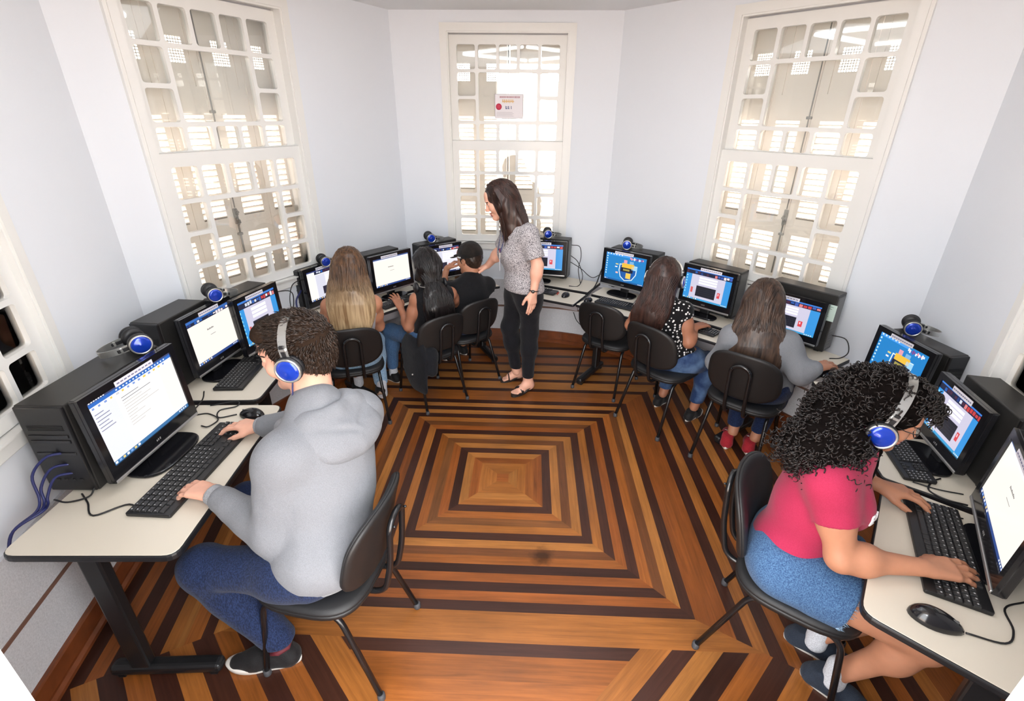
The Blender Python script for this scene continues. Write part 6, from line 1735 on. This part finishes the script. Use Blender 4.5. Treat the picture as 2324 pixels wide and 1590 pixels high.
# ---- long brown hair, grey sweatshirt ----------------------------------------
def brown():
    s = .92
    J = P_(dict(pelvis=(1.400,2.690,.530), hipL=(1.325,2.720,.515), hipR=(1.475,2.660,.515), chest=(1.352,2.690,.785), neck=(1.362,2.715,.885), front=(.30,.95,0),
        shL=(1.225,2.720,.815), shR=(1.478,2.610,.820), elL=(1.165,2.74,.64), elR=(1.535,2.500,.700), wrL=(1.38,2.88,.735), wrR=(1.600,2.475,.752),
        knL=(1.50,3.02,.46), knR=(1.66,2.87,.46), anL=(1.385,2.79,.105), anR=(1.505,2.725,.105), base=(1.34,2.72,0)))
    H = Frame((1.362,2.752,1.025), (.45,.86,-.26))
    hands = [dict(W=J['wrL'], direc=(.3,.9,-.1), normal=(0,0,1), s=.95, side='L'), dict(W=J['wrR'], direc=(.86,.50,-.04), normal=(0,-.05,1), s=1.05, side='R', curl=(.25,.25,.3,.35), spread=.15)]
    root, B = person('person in a grey sweatshirt with long straight brown hair, hand on a mouse', J, s, skinB, fem=True, head=H, hs=1.0, hands=hands, res=.006, wide=1.12, leg_t=1.12)
    fo = []
    for sd in 'LR':
        W2 = J['wr'+sd]+(J['el'+sd]-J['wr'+sd])*.15
        fo += [cone(J['sh'+sd], J['el'+sd], .074, .058, k=.04), cone(J['el'+sd], W2, .056, .040, k=.04), ell(J['sh'+sd], (.070,.070,.070), k=.05)]
    sw = [p.infl(.020, .06) for p in B if p.reg in ('tor','pel')]+fo+[plane(V3(0,0,.52), V3(0,0,-1), k=.006)]
    garment(root, 'sweatshirt', sw, .006, grey_marl, .006, 24, 5)
    j = [p.infl(.012, .05) for p in B if p.reg in ('pel','thL','thR','shL','shR')]+[plane(V3(0,0,.15), V3(0,0,-1), k=.006), plane(V3(0,0,.60), V3(0,0,1), k=.008)]
    garment(root, 'jeans', j, .006, denim_navy, .0035, 34, 6)
    simple_shoes(root, [((1.335,2.735,0), (1.43,2.955,0)), ((1.455,2.68,0), (1.56,2.885,0))], .95, shoe_red)
    lat = V3(-.90,.42,0); nr = V3(-.42,-.90,.10)
    ch = far_hair_chain([(H(0,-.055,-.02), .100, .078), (H.o+V3(-.035,-.085,-.14), .130, .060), (H.o+V3(-.045,-.125,-.23), .150, .052), (H.o+V3(-.045,-.150,-.31), .125, .042), (H.o+V3(-.040,-.160,-.39), .095, .034)], lat, nr)
    hr = long_hair(H, 1.0, ch, hair_brown, 430, 11, rad=.0052, wave=.004, vol=1.03); attach(root, hr)
brown()
# ---- standing woman ----------------------------------------------------------
def woman():
    s = .96
    J = P_(dict(pelvis=(-.030,3.475,.860), hipL=(.010,3.400,.840), hipR=(-.065,3.545,.840), chest=(-.075,3.480,1.195), neck=(-.118,3.480,1.318), front=(-.90,-.10,-.35),
        shL=(-.008,3.368,1.262), shR=(-.128,3.590,1.250), elL=(.062,3.305,1.062), elR=(-.215,3.650,1.065), wrL=(.039,3.272,.880), wrR=(-.318,3.745,.930),
        knL=(.020,3.440,.500), knR=(-.135,3.560,.500), anL=(.015,3.440,.085), anR=(-.080,3.600,.085), base=(-.03,3.5,0)))
    H = Frame((-.205,3.475,1.462), (-.90,-.06,-.36))
    hands = [dict(W=J['wrL'], direc=(-.10,-.03,-.99), normal=(.55,-.80,0), s=.95, side='L', curl=(.18,.22,.28,.34), spread=.06, thumb=.2),
             dict(W=J['wrR'], direc=(-.75,.18,-.30), normal=(-.15,0,.95), s=.92, side='R', curl=(.25,.25,.3,.3), spread=.10)]
    root, B = person('standing person in a speckled blouse and black trousers leaning towards the left', J, s, skinA, fem=True, head=H, hs=.98, hands=hands, res=.0036, wide=.90, lips=(.50,.20,.17))
    sl = [sleeve(J['sh'+sd], J['el'+sd], .78, .060, .064, (ell(J['sh'+sd], (.060,.060,.060), k=.04),)) for sd in 'LR']
    for g in sl: g.k = .03
    pel2 = ell(J['pelvis']+V3(0,0,-.02), (.165,.150,.14), k=.06)
    t = [p.infl(.030 if p.reg == 'pel' else .016, .07) for p in B if p.reg in ('tor','pel')]+sl+[cone(J['neck']+V3(-.02,.06,-.03), J['neck']+V3(.05,0,.0), .03, .034, k=.03), cone(J['neck']+V3(-.02,-.06,-.03), J['neck']+V3(.05,0,.0), .03, .034, k=.03), plane(V3(-.03,3.47,.845), V3(0,0,-1), k=.006)]
    garment(root, 'blouse', t, .005, speck_cloth, .004, 24, 5)
    tr = [p.infl(.008, .05) for p in B if p.reg in ('pel','thL','thR','shL','shR')]+[plane(V3(0,0,.125), V3(0,0,-1), k=.006), plane(V3(0,0,.93), V3(0,0,1), k=.008)]
    garment(root, 'trousers', tr, .005, trouser_cloth, .003, 36, 6)
    # bare feet in open sandals
    lea = mat('sandal_leather', (.018,.014,.013), .5)
    for sd, hl, to in (('L', (.050,3.478,0), (-.105,3.330,0)), ('R', (-.030,3.655,0), (-.205,3.560,0))):
        Fm = Frame(hl, np.array(to)-np.array(hl)); L = np.linalg.norm(np.array(to)-np.array(hl)); q = lambda x, y, z: Fm(x*L, y*L, z*L)
        sg = 1 if sd == 'L' else -1
        ft = [cone(J['an'+sd]+V3(0,0,.04), q(0,.16,.20), .038, .036, k=.02), cone(q(0,.12,.20), q(0,.58,.17), .125*L, .125*L, F=(Fm.u,.85), k=.04), cone(q(0,.22,.34), q(0,.60,.17), .11*L, .08*L, k=.04), cone(q(sg*-.07,.60,.15), q(sg*.09,.56,.14), .065*L, .06*L, k=.03)]
        for i, (x, y, r_) in enumerate(((-.105,.90,.052),(-.045,.915,.040),(.010,.895,.038),(.060,.865,.036),(.105,.825,.034))):
            ft.append(cone(q(sg*x*.9,.66,.14), q(sg*x*1.05,y,.115), r_*L, r_*L*.9, k=.006))
        f_ = solid('foot', ft, .004, skinA); attach(root, f_)
        e = empty('sandal', hl); prts = []
        mb = MB(); P = []
        for k in range(36):
            w = 2*math.pi*k/36; y = .49-.53*math.cos(w); x = math.sin(w)*(.165+.045*math.cos(w+math.pi))*(1-.14*math.exp(-((y-.38)/.16)**2)); P.append((x, y))
        vs = [tuple(q(x, y, z)) for z in (.0,.085) for x, y in P]; n = 36
        mb.add(vs, [list(range(n)), [n+k for k in range(n)][::-1]]+[(k, n+k, n+(k+1)%n, (k+1)%n) for k in range(n)], False); prts.append(mb.build('sole', lea))
        mb = MB(); mb.tube([tuple(q(x, .66-.25*x*sg, .09+.19*math.sqrt(max(0,1-(x/.185)**2)))) for x in (-.184,-.16,-.11,-.05,0,.05,.11,.16,.184)], .055*L, 8, True, True, .28); prts.append(mb.build('strap', lea))
        mb = MB(); mb.tube([tuple(q(x, y, z)) for x, y, z in ((-.18,.60,.10),(-.16,.38,.14),(-.14,.15,.22),(-.07,.01,.27),(0,-.03,.28),(.07,.01,.27),(.14,.15,.22),(.16,.38,.14),(.18,.60,.10))], .045*L, 8, True, True, .3); prts.append(mb.build('heel_strap', lea))
        for o in prts: o.parent = e; o.matrix_parent_inverse = Matrix.Translation(-Vector(hl))
        attach(root, e)
    # wrist watch
    d = unit(J['wrL']-J['elL']); c = J['wrL']-d*.012
    mb = MB(); a = unit(np.cross(d, V3(0,1,0))); b = np.cross(d, a)
    mb.tube([tuple(c+(a*math.cos(w)+b*math.sin(w))*.0285) for w in np.linspace(0, 2*math.pi, 21)], .0075, 6, False, True, .5)
    wt = mb.build('watch', mat('watch_strap', (.03,.02,.016), .5)); mb = MB(); mb.sphere(tuple(c+unit(V3(-.2,-1,.1))*.031), (.013,.008,.013), 2); wf = mb.build('watch_face', mat('watch_face', (.10,.09,.08), .2, .6)); wf.parent = wt
    attach(root, wt)
    # hair falling behind the shoulder and in front of the other
    lat = V3(.06,-1,0); nr = V3(.93,.05,.35)
    ch = far_hair_chain([(H(0,-.060,-.02), .088, .070), (H.o+V3(.115,-.01,-.085), .085, .050), (H.o+V3(.150,-.015,-.150), .085, .042), (H.o+V3(.175,-.01,-.210), .070, .032)], lat, nr)
    p = lambda x, y, z: H(x, y, z)
    ex = [cone(p(-.068,-.01,-.04), H.o+V3(.02,.065,-.200), .040, .018, k=.04), cone(p(.068,-.030,-.04), H.o+V3(.080,-.070,-.190), .042, .028, k=.05), cone(H.o+V3(.078,-.068,-.18), H.o+V3(.050,-.075,-.255), .026, .008, k=.04), cone(p(-.03,-.02,-.1), H.o+V3(.03,-.02,-.20), .045, .02, k=.05)]
    hr = long_hair(H, .98, ch, hair_auburn, 420, 13, rad=.0042, wave=.006, extra=ex); attach(root, hr)
    rr = np.random.default_rng(3); pts_ = []
    ba = [p.infl(0) for p in [ell(H(0,-.020,.046), np.array((.088,.108,.092))*.98, H.R, k=.03), ell(H(0,-.055,-.03), np.array((.084,.070,.10))*.98, H.R, k=.05)]]+[ell(H(x*.075,.005,-.02), (.018,.045,.085), H.R, k=.03) for x in (-1, 1)]+ex
    for i in range(420):
        sg = 1 if rr.uniform() < .72 else -1; y0 = rr.uniform(-.06, .062); f = (y0+.06)/.122
        end = H.o+(V3(.045+.075*(1-f), -.085+.01*f, -.265+.05*(1-f)) if sg > 0 else V3(.02+.04*(1-f), .066, -.205))
        e2 = rr.normal(size=3)*.010; wv = .004*math.sin(rr.uniform(0, 6.3))
        P = [H(.004*sg, y0, .137), H(.045*sg, y0+.004, .118), H(.078*sg, y0*.80, .070), H(.088*sg, y0*.60-.004, .015), H(.084*sg, y0*.5-.012, -.055)]
        a = P[-1]; P += [a*.55+end*.45+e2+V3(wv,0,0), a*.15+end*.85+e2, end+e2*1.3+rr.normal(size=3)*.006+V3(0,0,rr.uniform(-.02,.02))]
        pts_.append(np.array(P))
    A = np.concatenate(pts_); w_ = np.where(np.arange(len(A)) % 8 < 5, 1.0, .0)[:,None]; A = project(ba, A.copy(), .002, 4)*w_+A*(1-w_)
    paths = [[tuple(v) for v in catmull(A[i*8:(i+1)*8], 2)] for i in range(len(pts_))]
    st = strands('locks', paths, .0042, .0010, hair_auburn, None, 4, .5); attach(root, st)
    # lanyard with a badge
    bl = mat('lanyard_blue', srgb(40,56,110), .6); bd = J['chest']*.5+J['pelvis']*.5+V3(-.148,-.035,.01)
    mb = MB(); n0 = J['neck']
    pr = t
    for sg in (-1, 1):
        A = np.array([n0+V3(.055,-.01*sg,.02), n0+V3(.03,-.055*sg-.0,.008), n0+V3(-.035,-.060*sg,-.045), n0+V3(-.06,-.045*sg-.01,-.12), n0+V3(-.075,-.030*sg-.02,-.20), bd+V3(0,-.004*sg,.10)])
        A[1:5] = project(pr, A[1:5], .004, 6); mb.tube([tuple(v) for v in catmull(A, 5)], .0055, 6, True, True, .35)
    ly = mb.build('lanyard', bl); mb = MB(); mb.rbox(tuple(bd+V3(-.006,-.022,-.055)), tuple(bd+V3(-.002,.022,.035)), .0015, 1); b1 = mb.build('badge', mat('badge_white', srgb(206,206,216), .4)); b1.parent = ly
    mb = MB(); mb.rbox(tuple(bd+V3(-.008,-.006,.035)), tuple(bd+V3(0,.006,.075)), .002, 1); b2 = mb.build('clip', silver); b2.parent = ly
    mb = MB(); mb.rbox(tuple(bd+V3(-.007,-.006,.075)), tuple(bd+V3(0,.006,.10)), .002, 1); b3 = mb.build('red_tab', mat('tab_red', srgb(176,60,40), .5)); b3.parent = ly
    attach(root, ly)
woman()
# ---- headphones lying on the towers --------------------------------------------
def resting(disc, a, side, label, s=1.0):
    """headphones lying on their side: disc = middle of the front cap, a = direction it faces, band to the side"""
    X = V3(math.cos(R(a)), math.sin(R(a)), 0); Z = unit(V3(-X[1]*side, X[0]*side, -.16)); Y = np.cross(Z, X)
    M = Matrix(((X[0],Y[0],Z[0]),(X[1],Y[1],Z[1]),(X[2],Y[2],Z[2]))).to_4x4()
    o = headphones(Frame((0,0,0), (0,1,0)), s, label, group=HP_GROUP, gap=.042, band=.125, drop=.0)
    # a Frame facing +y has its left at -x: turn it round before laying it down
    M = M @ Matrix.Rotation(math.pi, 4, 'Z'); M.translation = Vector(disc)-Vector(X)*(.070*s)
    o.matrix_world = M; return o
resting((-1.585,1.795,1.1175), -38,-1,'headphones lying on the nearest left tower, blue cup towards the camera', 1.10)
resting((-1.655,2.435,1.1150), -45, 1,'headphones lying between the second and third tower on the left', 1.0)
resting((-1.455,3.435,1.0235), -52, 1,'headphones lying on the low tower beside the blonde hair', .95)
resting((-.800,4.030,1.0685), -65, 1,'headphones lying on the tower left of the dark cap', .95)
resting((.160,4.215,1.0785), -88, 1,'headphones lying on the tower just right of the standing woman', .95)
resting((.770,3.915,1.0700),-105, 1,'headphones lying on the tower behind the yellow drawing', .98)
resting((1.925,2.345,1.0490),-120, 1,'headphones lying on the tower right of the curly hair', .98)
